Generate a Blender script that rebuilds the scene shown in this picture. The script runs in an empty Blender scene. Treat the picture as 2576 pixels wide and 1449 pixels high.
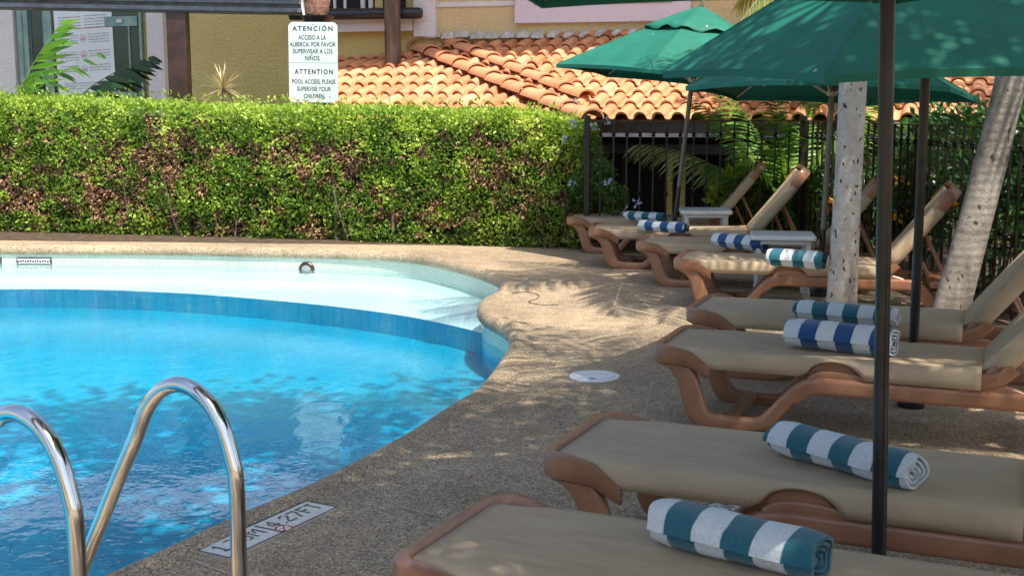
import bpy, bmesh, math, random
import numpy as np
from mathutils import Vector, Matrix, noise as mnoise
R = math.radians
rnd = random.Random(7)
rng = np.random.default_rng(11)
sc = bpy.context.scene
col = sc.collection

# ------------------------------------------------------------------ camera, world, sun, exposure
F, YH, CAMZ = 3100.0, 270.0, 1.55            # focal length / horizon in a 2576x1449 frame, eye height
PITCH = math.atan((724.5 - YH) / F)
cam = bpy.data.objects.new('camera', bpy.data.cameras.new('camera'))
col.objects.link(cam)
cam.location = (0, 0, CAMZ)
cam.rotation_euler = (math.pi / 2 - PITCH, 0, 0)
cam.data.sensor_width = 36
cam.data.lens = F / 2576 * 36
cam.data.clip_end = 2000
cam.data.dof.use_dof = True
cam.data.dof.focus_distance = 11.0
cam.data.dof.aperture_fstop = 13.0
sc.camera = cam

SUN = Vector((0.268, -0.476, 1.0)).normalized()
w = bpy.data.worlds.new('World'); sc.world = w
w.use_nodes = True
nt = w.node_tree; nt.nodes.clear()
sky = nt.nodes.new('ShaderNodeTexSky'); sky.sky_type = 'NISHITA'; sky.sun_disc = False
sky.sun_elevation = math.asin(SUN.z); sky.sun_rotation = math.atan2(SUN.x, SUN.y)
sky.air_density = 1.0; sky.dust_density = 2.6; sky.ozone_density = 0.7
bg = nt.nodes.new('ShaderNodeBackground'); bg.inputs[1].default_value = 0.142
wo = nt.nodes.new('ShaderNodeOutputWorld')
nt.links.new(sky.outputs[0], bg.inputs[0]); nt.links.new(bg.outputs[0], wo.inputs[0])
sun = bpy.data.objects.new('sun', bpy.data.lights.new('sun', 'SUN'))
col.objects.link(sun)
sun.data.energy = 4.2; sun.data.angle = R(0.53); sun.data.color = (1.0, 0.93, 0.82)
sun.rotation_euler = SUN.to_track_quat('Z', 'Y').to_euler()
sun.location = (5, -8, 20)
sc.view_settings.view_transform = 'Standard'
sc.view_settings.look = 'None'
sc.view_settings.gamma = 1.0
sc.view_settings.exposure = 0.9
sc.cycles.transparent_max_bounces = 16

# ------------------------------------------------------------------ helpers
def ray(px, py):
    x = (px - 1288) / F; y = -(py - 724.5) / F
    return np.array([x, math.cos(PITCH) + y * math.sin(PITCH), -math.sin(PITCH) + y * math.cos(PITCH)])
def G(px, py, z=0.0):                         # ground (height z) point seen at a photo position
    d = ray(px, py); t = (z - CAMZ) / d[2]
    return np.array([0, 0, CAMZ]) + d * t
def P(px, py, Y):                             # point at distance Y
    d = ray(px, py)
    return np.array([0, 0, CAMZ]) + d * (Y / d[1])

def tag(o, label=None, cat=None, group=None, kind=None):
    if label: o['label'] = label
    if cat: o['category'] = cat
    if group: o['group'] = group
    if kind: o['kind'] = kind
    return o
def empty(name, loc=(0, 0, 0), rz=0.0):
    o = bpy.data.objects.new(name, None); col.objects.link(o)
    o.location = loc; o.rotation_euler = (0, 0, rz); o.empty_display_size = 0.2
    return o
def copy_tree(o, parent=None):
    c = o.copy(); col.objects.link(c)
    if parent: c.parent = parent
    for ch in list(o.children): copy_tree(ch, c)
    return c

class MB:
    def __init__(s): s.v = []; s.f = []; s.t = []
    def add(s, V, Fc, tone=None):
        n = len(s.v); s.v.extend([tuple(map(float, p)) for p in V])
        s.f.extend([tuple(i + n for i in f) for f in Fc])
        s.t.extend([0.5 if tone is None else tone] * len(Fc))
        return s
    def box(s, x0, x1, y0, y1, z0, z1, tone=None, M=None):
        V = [(x, y, z) for z in (z0, z1) for y in (y0, y1) for x in (x0, x1)]
        if M is not None: V = [M @ Vector(p) for p in V]
        return s.add(V, [(0, 2, 3, 1), (4, 5, 7, 6), (0, 1, 5, 4), (2, 6, 7, 3), (0, 4, 6, 2), (1, 3, 7, 5)], tone)
    def tube(s, pts, r, n=10, cap=True, tone=None):
        pts = [Vector(p) for p in pts]; rs = r if hasattr(r, '__len__') else [r] * len(pts)
        t0 = (pts[1] - pts[0]).normalized()
        up = Vector((0, 0, 1)) if abs(t0.z) < .9 else Vector((1, 0, 0))
        a = t0.cross(up).normalized(); V = []; Fc = []
        for i, p in enumerate(pts):
            t = (pts[min(i + 1, len(pts) - 1)] - pts[max(i - 1, 0)]).normalized()
            a = (a - t * a.dot(t)).normalized(); b = t.cross(a)
            for k in range(n):
                q = 2 * math.pi * k / n
                V.append(p + (a * math.cos(q) + b * math.sin(q)) * rs[i])
        for i in range(len(pts) - 1):
            for k in range(n):
                Fc.append((i * n + k, i * n + (k + 1) % n, (i + 1) * n + (k + 1) % n, (i + 1) * n + k))
        if cap:
            Fc.append(tuple(range(n - 1, -1, -1))); Fc.append(tuple(range((len(pts) - 1) * n, len(pts) * n)))
        return s.add(V, Fc, tone)
    def sweep(s, path, sec, side=(0, 1, 0), scale=None):      # path in the plane normal to side; sec = [(u along side, v up)]
        side = Vector(side); pts = [Vector(p) for p in path]; n = len(sec); V = []; Fc = []
        for i, p in enumerate(pts):
            t = (pts[min(i + 1, len(pts) - 1)] - pts[max(i - 1, 0)]).normalized()
            up = t.cross(side).normalized() * -1
            k = scale[i] if scale else 1
            ku, kv = k if hasattr(k, '__len__') else (k, k)
            for (u, v) in sec: V.append(p + side * u * ku + up * v * kv)
        for i in range(len(pts) - 1):
            for k in range(n):
                Fc.append((i * n + k, i * n + (k + 1) % n, (i + 1) * n + (k + 1) % n, (i + 1) * n + k))
        Fc.append(tuple(range(n - 1, -1, -1))); Fc.append(tuple(range((len(pts) - 1) * n, len(pts) * n)))
        return s.add(V, Fc)
    def lathe(s, prof, n=24, loc=(0, 0, 0), tone=None):
        V = []; Fc = []
        for (r, z) in prof:
            for k in range(n):
                q = 2 * math.pi * k / n
                V.append((loc[0] + r * math.cos(q), loc[1] + r * math.sin(q), loc[2] + z))
        for i in range(len(prof) - 1):
            for k in range(n):
                Fc.append((i * n + k, i * n + (k + 1) % n, (i + 1) * n + (k + 1) % n, (i + 1) * n + k))
        Fc.append(tuple(range(n - 1, -1, -1))); Fc.append(tuple(range((len(prof) - 1) * n, len(prof) * n)))
        return s.add(V, Fc, tone)
    def ring(s, r0, r1, z0, z1, n=48):
        V = [(r * math.cos(2 * math.pi * k / n), r * math.sin(2 * math.pi * k / n), z) for r, z in ((r0, z0), (r0, z1), (r1, z1), (r1, z0)) for k in range(n)]
        return s.add(V, [(i * n + k, i * n + (k + 1) % n, ((i + 1) % 4) * n + (k + 1) % n, ((i + 1) % 4) * n + k) for i in range(4) for k in range(n)])
    def prism(s, poly, z0, z1, tone=None):
        n = len(poly)
        V = [(p[0], p[1], z0) for p in poly] + [(p[0], p[1], z1) for p in poly]
        Fc = [tuple(range(n - 1, -1, -1)), tuple(range(n, 2 * n))] + [(i, (i + 1) % n, n + (i + 1) % n, n + i) for i in range(n)]
        return s.add(V, Fc, tone)
    def build(s, name, m, parent=None, smooth=False, bevel=0, seg=2, fix=True, angle=35):
        me = bpy.data.meshes.new(name); me.from_pydata(s.v, [], s.f)
        if len(set(s.t)) > 1:
            a = me.attributes.new('tone', 'FLOAT', 'FACE'); a.data.foreach_set('value', np.array(s.t, dtype=np.float32))
        me.update()
        if fix:
            bm = bmesh.new(); bm.from_mesh(me); bmesh.ops.recalc_face_normals(bm, faces=bm.faces[:]); bm.to_mesh(me); bm.free()
        me.materials.append(m)
        o = bpy.data.objects.new(name, me); col.objects.link(o)
        if parent: o.parent = parent
        if bevel:
            b = o.modifiers.new('bevel', 'BEVEL'); b.width = bevel; b.segments = seg; b.limit_method = 'ANGLE'; b.angle_limit = R(40)
            smooth = True
        if smooth:
            me.polygons.foreach_set('use_smooth', [True] * len(me.polygons))
            try: me.set_sharp_from_angle(angle=R(angle))
            except Exception: pass
        return o

def rrect(wd, ht, r, n=4):
    out = []
    for (cx, cy, a0) in ((wd / 2 - r, ht / 2 - r, 0), (-wd / 2 + r, ht / 2 - r, 90), (-wd / 2 + r, -ht / 2 + r, 180), (wd / 2 - r, -ht / 2 + r, 270)):
        for k in range(n + 1):
            a = R(a0 + 90 * k / n); out.append((cx + r * math.cos(a), cy + r * math.sin(a)))
    return out
def spline(pts, n=8, closed=False):
    pts = [np.array(p, float) for p in pts]; m = len(pts); out = []
    for i in range(m if closed else m - 1):
        p0 = pts[(i - 1) % m] if (closed or i > 0) else pts[0]
        p1 = pts[i]; p2 = pts[(i + 1) % m]
        p3 = pts[(i + 2) % m] if (closed or i + 2 < m) else pts[-1]
        for k in range(n):
            t = k / n
            out.append(0.5 * ((2 * p1) + (-p0 + p2) * t + (2 * p0 - 5 * p1 + 4 * p2 - p3) * t * t + (-p0 + 3 * p1 - 3 * p2 + p3) * t ** 3))
    if not closed: out.append(pts[-1])
    return out

# ------------------------------------------------------------------ materials
class NT:
    def __init__(s, name):
        s.m = bpy.data.materials.new(name); s.m.use_nodes = True
        s.t = s.m.node_tree; s.b = s.t.nodes['Principled BSDF']; s.out = s.t.nodes['Material Output']
    def n(s, typ, **kw):
        q = s.t.nodes.new('ShaderNode' + typ)
        for k, v in kw.items():
            if k in q.inputs: q.inputs[k].default_value = v
            else: setattr(q, k, v)
        return q
    def l(s, a, b): s.t.links.new(a, b)
    def coord(s, which='Object', scale=(1, 1, 1), loc=(0, 0, 0), rot=(0, 0, 0)):
        tc = s.n('TexCoord'); mp = s.n('Mapping')
        mp.inputs['Scale'].default_value = scale; mp.inputs['Location'].default_value = loc; mp.inputs['Rotation'].default_value = rot
        s.l(tc.outputs[which], mp.inputs[0]); return mp.outputs[0]
    def noise(s, vec, scale, detail=4, rough=.55, dist=0):
        q = s.n('TexNoise'); q.inputs['Scale'].default_value = scale; q.inputs['Detail'].default_value = detail
        q.inputs['Roughness'].default_value = rough; q.inputs['Distortion'].default_value = dist
        if vec is not None: s.l(vec, q.inputs['Vector'])
        return q
    def ramp(s, fac, stops, interp='LINEAR'):
        q = s.n('ValToRGB'); cr = q.color_ramp; cr.interpolation = interp
        while len(cr.elements) > len(stops): cr.elements.remove(cr.elements[-1])
        while len(cr.elements) < len(stops): cr.elements.new(1)
        for e, (p, c) in zip(cr.elements, stops):
            e.position = p; e.color = (c, c, c, 1) if not hasattr(c, '__len__') else (*c, 1)
        s.l(fac, q.inputs[0]); return q.outputs[0]
    def mix(s, fac, a, b, blend='MIX'):
        q = s.n('Mix', data_type='RGBA', blend_type=blend)
        if hasattr(fac, 'is_linked') or hasattr(fac, 'links'): s.l(fac, q.inputs[0])
        else: q.inputs[0].default_value = fac
        for v, i in ((a, 6), (b, 7)):
            if hasattr(v, 'links'): s.l(v, q.inputs[i])
            else: q.inputs[i].default_value = (*v, 1)
        return q.outputs[2]
    def base(s, c): 
        if hasattr(c, 'links'): s.l(c, s.b.inputs['Base Color'])
        else: s.b.inputs['Base Color'].default_value = (*c, 1)
    def bump(s, h, strength=.3, dist=.01):
        q = s.n('Bump'); q.inputs['Strength'].default_value = strength; q.inputs['Distance'].default_value = dist
        s.l(h, q.inputs['Height']); s.l(q.outputs[0], s.b.inputs['Normal']); return q.outputs[0]
    def set(s, **kw):
        for k, v in kw.items(): s.b.inputs[k.replace('_', ' ')].default_value = v
        return s.m
    def attr(s, name='tone'):
        q = s.n('Attribute'); q.attribute_name = name; return q.outputs['Fac']

def m_noise(name, c1, c2, scale=8, rough=.6, bump=0, bscale=None, bdist=.005, spec=.5, metal=0, c3=None, lo=.35, hi=.65):
    q = NT(name); v = q.coord()
    nz = q.noise(v, scale)
    stops = [(lo, c1), (hi, c2)] if c3 is None else [(lo, c1), ((lo + hi) / 2, c3), (hi, c2)]
    q.base(q.ramp(nz.outputs[0], stops))
    if bump:
        b = q.noise(v, bscale or scale * 4, 5); q.bump(b.outputs[0], bump, bdist)
    q.set(Roughness=rough, Metallic=metal); q.b.inputs['Specular IOR Level'].default_value = spec
    return q.m

M = {}
def mk_deck():
    q = NT('aggregate concrete'); v = q.coord()
    vo = q.n('TexVoronoi'); vo.inputs['Scale'].default_value = 180; q.l(v, vo.inputs['Vector'])
    sep = q.n('SeparateColor'); q.l(vo.outputs['Color'], sep.inputs[0])
    grain = q.ramp(sep.outputs[0], [(0, (.09, .063, .037)), (.25, (.235, .168, .10)), (.6, (.375, .28, .175)), (1, (.64, .51, .345))])
    big = q.noise(v, .9, 5); st = q.ramp(big.outputs[0], [(.3, .72), (.55, 1.0), (.75, 1.1)])
    fine = q.noise(v, 7, 4); st2 = q.ramp(fine.outputs[0], [(.3, .8), (.65, 1.08)])
    c = q.mix(1, grain, st, 'MULTIPLY'); c = q.mix(1, c, st2, 'MULTIPLY')
    q.base(c); q.bump(vo.outputs['Distance'], .55, .004); return q.set(Roughness=.8)
M['deck'] = mk_deck()
M['joint'] = m_noise('deck joint and sun strip', (.44, .36, .25), (.56, .46, .33), 30)
M['soil'] = m_noise('soil', (.035, .022, .013), (.10, .065, .035), 9, .95, .8, 40, .02)
def mk_tiles(name, c1, c2, grout, size, bump=.2, rough=.25, vertical=False):
    q = NT(name)
    tc = q.n('TexCoord'); sp = q.n('SeparateXYZ'); q.l(tc.outputs['UV'] if vertical else tc.outputs['Object'], sp.inputs[0])
    cb = q.n('CombineXYZ'); q.l(sp.outputs[0], cb.inputs[0]); q.l(sp.outputs[1], cb.inputs[1])
    br = q.n('TexBrick'); br.offset = 0; br.squash = 1
    q.l(cb.outputs[0], br.inputs['Vector'])
    br.inputs['Scale'].default_value = 1; br.inputs['Brick Width'].default_value = size; br.inputs['Row Height'].default_value = size
    br.inputs['Mortar Size'].default_value = size * .055; br.inputs['Mortar Smooth'].default_value = .1
    br.inputs['Color1'].default_value = (*c1, 1); br.inputs['Color2'].default_value = (*c2, 1); br.inputs['Mortar'].default_value = (*grout, 1)
    nz = q.noise(tc.outputs['Object'], 1.2, 3); k = q.ramp(nz.outputs[0], [(.3, .9), (.7, 1.06)])
    q.base(q.mix(1, br.outputs['Color'], k, 'MULTIPLY'))
    q.bump(br.outputs['Fac'], -bump, .002); return q.set(Roughness=rough)
M['pool_blue'] = mk_tiles('blue pool mosaic', (.0, .265, .455), (.001, .315, .51), (.01, .36, .54), .045)
M['pool_white'] = mk_tiles('white shelf mosaic', (.56, .69, .72), (.63, .74, .76), (.40, .58, .65), .045)
M['band'] = mk_tiles('waterline mosaic', (.45, .53, .45), (.52, .60, .52), (.17, .19, .12), .027, vertical=True)
def mk_water():
    q = NT('pool water'); q.t.nodes.remove(q.b)
    v = q.coord()
    mp = q.coord(scale=(1.0, .55, 1))
    n1 = q.noise(mp, 5.5, 3, .5, .6); n2 = q.noise(v, 1.3, 2, .5); n3 = q.noise(v, 26, 2)
    a = q.n('Math', operation='MULTIPLY'); q.l(n2.outputs[0], a.inputs[0]); a.inputs[1].default_value = 1.6
    b = q.n('Math', operation='ADD'); q.l(a.outputs[0], b.inputs[0]); q.l(n1.outputs[0], b.inputs[1])
    c0 = q.n('Math', operation='MULTIPLY'); q.l(n3.outputs[0], c0.inputs[0]); c0.inputs[1].default_value = .2
    c1 = q.n('Math', operation='ADD'); q.l(b.outputs[0], c1.inputs[0]); q.l(c0.outputs[0], c1.inputs[1])
    bp = q.n('Bump'); bp.inputs['Strength'].default_value = .5; bp.inputs['Distance'].default_value = .0085; q.l(c1.outputs[0], bp.inputs['Height'])
    fr = q.n('Fresnel'); fr.inputs['IOR'].default_value = 1.33; q.l(bp.outputs[0], fr.inputs['Normal'])
    gl = q.n('BsdfGlossy'); gl.inputs['Roughness'].default_value = .01; gl.inputs['Color'].default_value = (.86, .95, 1, 1); q.l(bp.outputs[0], gl.inputs['Normal'])
    tr = q.n('BsdfTransparent'); tr.inputs['Color'].default_value = (.90, .975, .99, 1)
    mx = q.n('MixShader'); q.l(fr.outputs[0], mx.inputs[0]); q.l(tr.outputs[0], mx.inputs[1]); q.l(gl.outputs[0], mx.inputs[2])
    q.l(mx.outputs[0], q.out.inputs[0]); return q.m
M['water'] = mk_water()
def mk_leaf(name, stops, rough=.45, trans=.35, spec=.4):
    q = NT(name); c = q.ramp(q.attr(), stops); q.base(c)
    q.set(Roughness=rough); q.b.inputs['Specular IOR Level'].default_value = spec
    tl = q.n('BsdfTranslucent'); tc = q.mix(1, c, (1.15, 1.2, .55), 'MULTIPLY'); q.l(tc, tl.inputs[0])
    mx = q.n('MixShader'); mx.inputs[0].default_value = trans
    q.l(q.b.outputs[0], mx.inputs[1]); q.l(tl.outputs[0], mx.inputs[2]); q.l(mx.outputs[0], q.out.inputs[0]); return q.m
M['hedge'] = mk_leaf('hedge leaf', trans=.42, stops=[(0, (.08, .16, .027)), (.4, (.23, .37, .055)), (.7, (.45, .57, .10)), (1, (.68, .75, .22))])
M['dead'] = mk_leaf('dead leaf', [(0, (.16, .08, .045)), (.5, (.33, .185, .105)), (1, (.50, .33, .20))], .8, .2)
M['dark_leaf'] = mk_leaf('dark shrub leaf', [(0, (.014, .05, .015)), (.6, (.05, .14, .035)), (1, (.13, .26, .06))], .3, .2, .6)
M['lime_leaf'] = mk_leaf('yellow green leaf', [(0, (.12, .20, .02)), (.5, (.33, .42, .04)), (1, (.55, .58, .10))])
M['plum_leaf'] = mk_leaf('plumbago leaf', [(0, (.06, .14, .03)), (.5, (.15, .27, .06)), (1, (.30, .40, .12))])
M['palm_leaf'] = mk_leaf('palm leaflet', [(0, (.03, .10, .02)), (.5, (.08, .21, .03)), (1, (.20, .36, .06))], .35, .3, .6)
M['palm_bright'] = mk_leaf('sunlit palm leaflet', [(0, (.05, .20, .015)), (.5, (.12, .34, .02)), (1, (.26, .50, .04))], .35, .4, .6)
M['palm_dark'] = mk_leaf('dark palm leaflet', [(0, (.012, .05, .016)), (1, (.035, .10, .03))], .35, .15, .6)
M['palm_yellow'] = mk_leaf('yellowing palm leaflet', [(0, (.16, .20, .05)), (.5, (.32, .36, .12)), (1, (.48, .46, .18))], .4, .3)
M['straw'] = mk_leaf('pale striped blade', [(0, (.34, .26, .14)), (.5, (.55, .45, .28)), (1, (.75, .66, .48))], .5, .2)
M['crown'] = mk_leaf('tree crown leaf', [(0, (.03, .08, .02)), (1, (.10, .20, .04))])
M['flower_blue'] = mk_leaf('pale blue petal', [(0, (.34, .42, .80)), (1, (.60, .66, .92))], .6, .3)
M['flower_orange'] = mk_leaf('orange petal', [(0, (.85, .32, .01)), (1, (.95, .55, .03))], .6, .3)
M['stem'] = m_noise('hedge stem', (.06, .045, .03), (.17, .135, .10), 14, .9, .5)
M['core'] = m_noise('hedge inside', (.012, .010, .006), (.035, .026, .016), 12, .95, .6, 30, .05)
def mk_trunk(name, c1, c2, spot, ring=True, lich=.6):
    q = NT(name); v = q.coord()
    nz = q.noise(v, 6, 6, .65); c = q.ramp(nz.outputs[0], [(.3, c1), (.62, c2)])
    vo = q.n('TexVoronoi'); vo.inputs['Scale'].default_value = 30; vo.inputs['Randomness'].default_value = 1
    mv = q.coord(scale=(1, 1, .55)); nd = q.noise(mv, 14, 3); ad = q.n('Mix', data_type='VECTOR'); 
    q.l(mv, ad.inputs[4]); q.l(nd.outputs['Color'], ad.inputs[5]); ad.inputs[0].default_value = .08
    q.l(ad.outputs[1], vo.inputs['Vector'])
    sepc = q.n('SeparateColor'); q.l(vo.outputs['Color'], sepc.inputs[0])
    s1 = q.ramp(vo.outputs['Distance'], [(.20, 1), (.34, 0)]); s2 = q.ramp(sepc.outputs[0], [(lich, 0), (lich + .06, 1)])
    sp = q.mix(1, s1, s2, 'MULTIPLY')
    pn = q.noise(q.coord(scale=(1, 1, .25)), 3.2, 5, .7); pm = q.ramp(pn.outputs[0], [(.50, 0), (.66, .8)])
    c = q.mix(pm, c, tuple(x * .45 for x in c1)); c = q.mix(sp, c, spot); q.base(c)
    h = q.noise(v, 30, 7, .75)
    if ring:
        wv = q.n('TexWave', wave_type='BANDS', bands_direction='Z'); wv.inputs['Scale'].default_value = 5.5; wv.inputs['Distortion'].default_value = 2.2
        wv.inputs['Detail'].default_value = 3; wv.inputs['Detail Scale'].default_value = 1.5; q.l(v, wv.inputs['Vector'])
        hh = q.mix(.11, h.outputs['Color'], wv.outputs['Color']); q.bump(hh, 1.0, .024)
    else: q.bump(h.outputs[0], 1.0, .03)
    return q.set(Roughness=.85)
M['trunk_pale'] = mk_trunk('pale spotted palm bark', (.40, .37, .33), (.64, .60, .55), (.055, .05, .03), False, .50)
M['trunk_grey'] = mk_trunk('grey ringed palm bark', (.15, .13, .105), (.34, .305, .26), (.05, .045, .03), True, .72)
M['trunk_brown'] = mk_trunk('brown bark', (.14, .10, .065), (.30, .23, .16), (.05, .06, .02), False, .7)
def mk_resin():
    q = NT('brown resin'); v = q.coord(); nz = q.noise(v, 5, 5); c = q.ramp(nz.outputs[0], [(.3, (.24, .108, .058)), (.7, (.335, .165, .092))])
    sc_ = q.noise(q.coord(scale=(3, 14, 9)), 9, 6, .75); s = q.ramp(sc_.outputs[0], [(.60, 0), (.74, .45)])
    q.base(q.mix(s, c, (.52, .36, .27))); q.b.inputs['Roughness'].default_value = .28
    b = q.noise(v, 30, 3); q.bump(b.outputs[0], .06, .004); return q.m
M['resin'] = mk_resin()
def mk_sling():
    q = NT('woven sling fabric'); v = q.coord()
    ck = q.n('TexChecker'); ck.inputs['Scale'].default_value = 240; q.l(v, ck.inputs['Vector'])
    nz = q.noise(q.coord(scale=(1, 3, 3)), 3.5, 5, .6); c = q.ramp(nz.outputs[0], [(.3, (.44, .325, .205)), (.7, (.54, .41, .265))])
    d = q.mix(.22, c, ck.outputs['Color'], 'MULTIPLY'); q.base(d)
    w1 = q.noise(q.coord(scale=(1.2, 5, 5)), 2.2, 3); 
    q.bump(q.mix(.2, w1.outputs['Color'], ck.outputs['Color']), .55, .022); return q.set(Roughness=.75)
M['sling'] = mk_sling()
def mk_canvas():
    q = NT('green canopy canvas'); v = q.coord(); nz = q.noise(v, 3, 5); c = q.ramp(nz.outputs[0], [(.3, (.003, .125, .080)), (.7, (.006, .175, .118))])
    vo = q.n('TexVoronoi'); vo.inputs['Scale'].default_value = 5.5; q.l(v, vo.inputs['Vector'])
    sep = q.n('SeparateColor'); q.l(vo.outputs['Color'], sep.inputs[0])
    s = q.mix(1, q.ramp(vo.outputs['Distance'], [(.05, 1), (.075, 0)]), q.ramp(sep.outputs[1], [(.55, 0), (.6, 1)]), 'MULTIPLY')
    fade = q.noise(q.coord(scale=(2, 9, 2)), 2.6, 4); c = q.mix(q.ramp(fade.outputs[0], [(.5, 0), (.8, .12)]), c, (.06, .24, .17))
    c = q.mix(s, c, (.55, .52, .42)); q.base(c)
    q.set(Roughness=.7)
    wr = q.noise(q.coord(scale=(1, 1, 1)), 7, 4); wv = q.noise(v, 300, 2)
    q.bump(q.mix(.12, wr.outputs['Color'], wv.outputs['Color']), .25, .02)
    tl = q.n('BsdfTranslucent'); q.l(c, tl.inputs[0]); mx = q.n('MixShader'); mx.inputs[0].default_value = .12
    q.l(q.b.outputs[0], mx.inputs[1]); q.l(tl.outputs[0], mx.inputs[2]); q.l(mx.outputs[0], q.out.inputs[0]); return q.m
M['canvas'] = mk_canvas()
M['pole_bronze'] = m_noise('bronze pole', (.022, .018, .015), (.042, .034, .028), 6, .32, 0, metal=.55)
M['pole_grey'] = m_noise('grey pole', (.10, .09, .075), (.16, .14, .115), 6, .38, 0, metal=.4)
M['pole_black'] = m_noise('black pole', (.008, .008, .009), (.022, .022, .024), 12, .28)
M['iron'] = m_noise('dark iron', (.008, .006, .005), (.028, .018, .012), 18, .42, .2, 60, .002, metal=.2)
M['beige_metal'] = m_noise('beige rib', (.42, .36, .27), (.52, .45, .35), 8, .4)
M['plastic'] = m_noise('white plastic', (.56, .57, .58), (.66, .67, .67), 5, .45, .15, 90, .002)
M['lid'] = m_noise('white lid', (.72, .72, .74), (.82, .82, .83), 8, .4)
M['steel'] = m_noise('polished steel', (.60, .58, .56), (.72, .70, .68), 7, .10, .03, 25, .002, metal=1)
def mk_stucco(name, c1, c2, k=1.0):
    q = NT(name); v = q.coord(); nz = q.noise(v, .8, 6); q.base(q.ramp(nz.outputs[0], [(.3, c1), (.7, c2)]))
    b = q.noise(v, 26, 6, .6, .4); b2 = q.ramp(b.outputs[0], [(.35, 0), (.62, 1)]); q.bump(b2, .7 * k, .02); return q.set(Roughness=.9)
M['yellow'] = mk_stucco('yellow stucco', (.70, .53, .26), (.79, .61, .33))
M['shaded'] = mk_stucco('olive yellow stucco', (.60, .48, .17), (.70, .57, .225))  # darker copy of the yellow stucco: the wall's shade is in the colour
M['white_wall'] = mk_stucco('white stucco', (.66, .64, .64), (.76, .74, .74), .7)
M['lavender'] = mk_stucco('shade-tinted white trim', (.68, .60, .66), (.76, .68, .74), .6)  # white trim with the cool cast of shade put into its colour
M['teal_frame'] = m_noise('greenish aluminium', (.16, .27, .25), (.24, .36, .33), 7, .4, metal=.3)
def mk_glass(name, c):
    q = NT(name); v = q.coord(); nz = q.noise(v, 1.4, 4); q.base(q.ramp(nz.outputs[0], [(.35, tuple(x * .5 for x in c)), (.65, c)]))
    q.b.inputs['Roughness'].default_value = .06; q.b.inputs['Specular IOR Level'].default_value = .7; return q.m
M['glass'] = mk_glass('dark green window glass', (.012, .042, .040))
M['beam'] = m_noise('dark beam', (.028, .024, .022), (.075, .065, .06), 7, .5, .3, 40, .004)
M['beam_edge'] = m_noise('grey beam edge', (.09, .09, .105), (.15, .15, .175), 9, .5)
def mk_wood():
    q = NT('weathered brown column wood'); v = q.coord(scale=(6, 6, .5)); nz = q.noise(v, 3.5, 7, .7, .6)
    q.base(q.ramp(nz.outputs[0], [(.3, (.045, .028, .02)), (.5, (.12, .085, .062)), (.75, (.22, .17, .13))])); q.bump(nz.outputs[0], .8, .02); return q.set(Roughness=.7)
M['wood'] = mk_wood()
M['log'] = m_noise('shaggy log', (.16, .07, .045), (.40, .22, .15), 22, .9, 1, 60, .02)
M['brown_steel'] = m_noise('dark brown steel', (.022, .009, .007), (.05, .022, .015), 6, .35)
M['black_rail'] = m_noise('black handrail', (.01, .011, .014), (.03, .032, .038), 20, .35, .3, 60, .003)
def mk_terra():
    q = NT('terracotta tile'); c = q.ramp(q.attr(), [(0, (.42, .155, .065)), (.35, (.58, .245, .115)), (.7, (.67, .31, .155)), (1, (.72, .41, .24))])
    v = q.coord(); nz = q.noise(v, 5, 6, .65); c = q.mix(1, c, q.ramp(nz.outputs[0], [(.28, .70), (.62, 1.06)]), 'MULTIPLY')
    sp = q.noise(v, 45, 2); c = q.mix(q.ramp(sp.outputs[0], [(.72, 0), (.76, .6)]), c, (.62, .55, .48)); q.base(c)
    b = q.noise(v, 40, 5); q.bump(b.outputs[0], .25, .004); return q.set(Roughness=.72)
M['terra'] = mk_terra()
M['mortar'] = m_noise('grey mortar', (.42, .42, .38), (.66, .66, .62), 14, .9, .8, 40, .02)
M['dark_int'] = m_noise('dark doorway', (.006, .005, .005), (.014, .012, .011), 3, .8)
M['sign_panel'] = m_noise('pale sign panel', (.50, .60, .58), (.56, .64, .63), 1.5, .35)
M['ink'] = m_noise('dark lettering', (.02, .02, .025), (.035, .035, .04), 6, .6)
M['paper'] = m_noise('white poster paper', (.70, .76, .78), (.76, .82, .84), 2, .5)
M['red'] = m_noise('red print', (.45, .03, .03), (.55, .05, .05), 5, .5)
M['marker_white'] = mk_tiles('white marker mosaic', (.62, .62, .58), (.70, .70, .66), (.40, .39, .36), .0110)
def mk_towel(name, c):
    q = NT(name); tc = q.n('TexCoord'); sp = q.n('SeparateXYZ'); q.l(tc.outputs['Object'], sp.inputs[0])
    nz = q.noise(tc.outputs['Object'], 9, 3)
    a = q.n('Math', operation='MULTIPLY_ADD'); q.l(nz.outputs[0], a.inputs[0]); a.inputs[1].default_value = .014; q.l(sp.outputs[0], a.inputs[2])
    b = q.n('Math', operation='MULTIPLY'); q.l(a.outputs[0], b.inputs[0]); b.inputs[1].default_value = 1 / .17
    fr = q.n('Math', operation='FRACT'); q.l(b.outputs[0], fr.inputs[0])
    k = q.ramp(fr.outputs[0], [(.0, 0), (.02, 1), (.5, 1), (.52, 0)])
    ab = q.n('Math', operation='ABSOLUTE'); q.l(sp.outputs[0], ab.inputs[0])
    fz = q.noise(tc.outputs['Object'], 130, 4, .7)
    cc = q.mix(k, (.62, .66, .68), c); cc = q.mix(1, cc, q.ramp(fz.outputs[0], [(.25, .72), (.7, 1.1)]), 'MULTIPLY'); q.base(cc)
    q.bump(fz.outputs[0], .9, .006); q.set(Roughness=.95); q.b.inputs['Sheen Weight'].default_value = .3; return q.m
M['towel_teal'] = mk_towel('teal striped terry', (.004, .108, .150))
M['towel_blue'] = mk_towel('blue striped terry', (.004, .062, .20))

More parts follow.
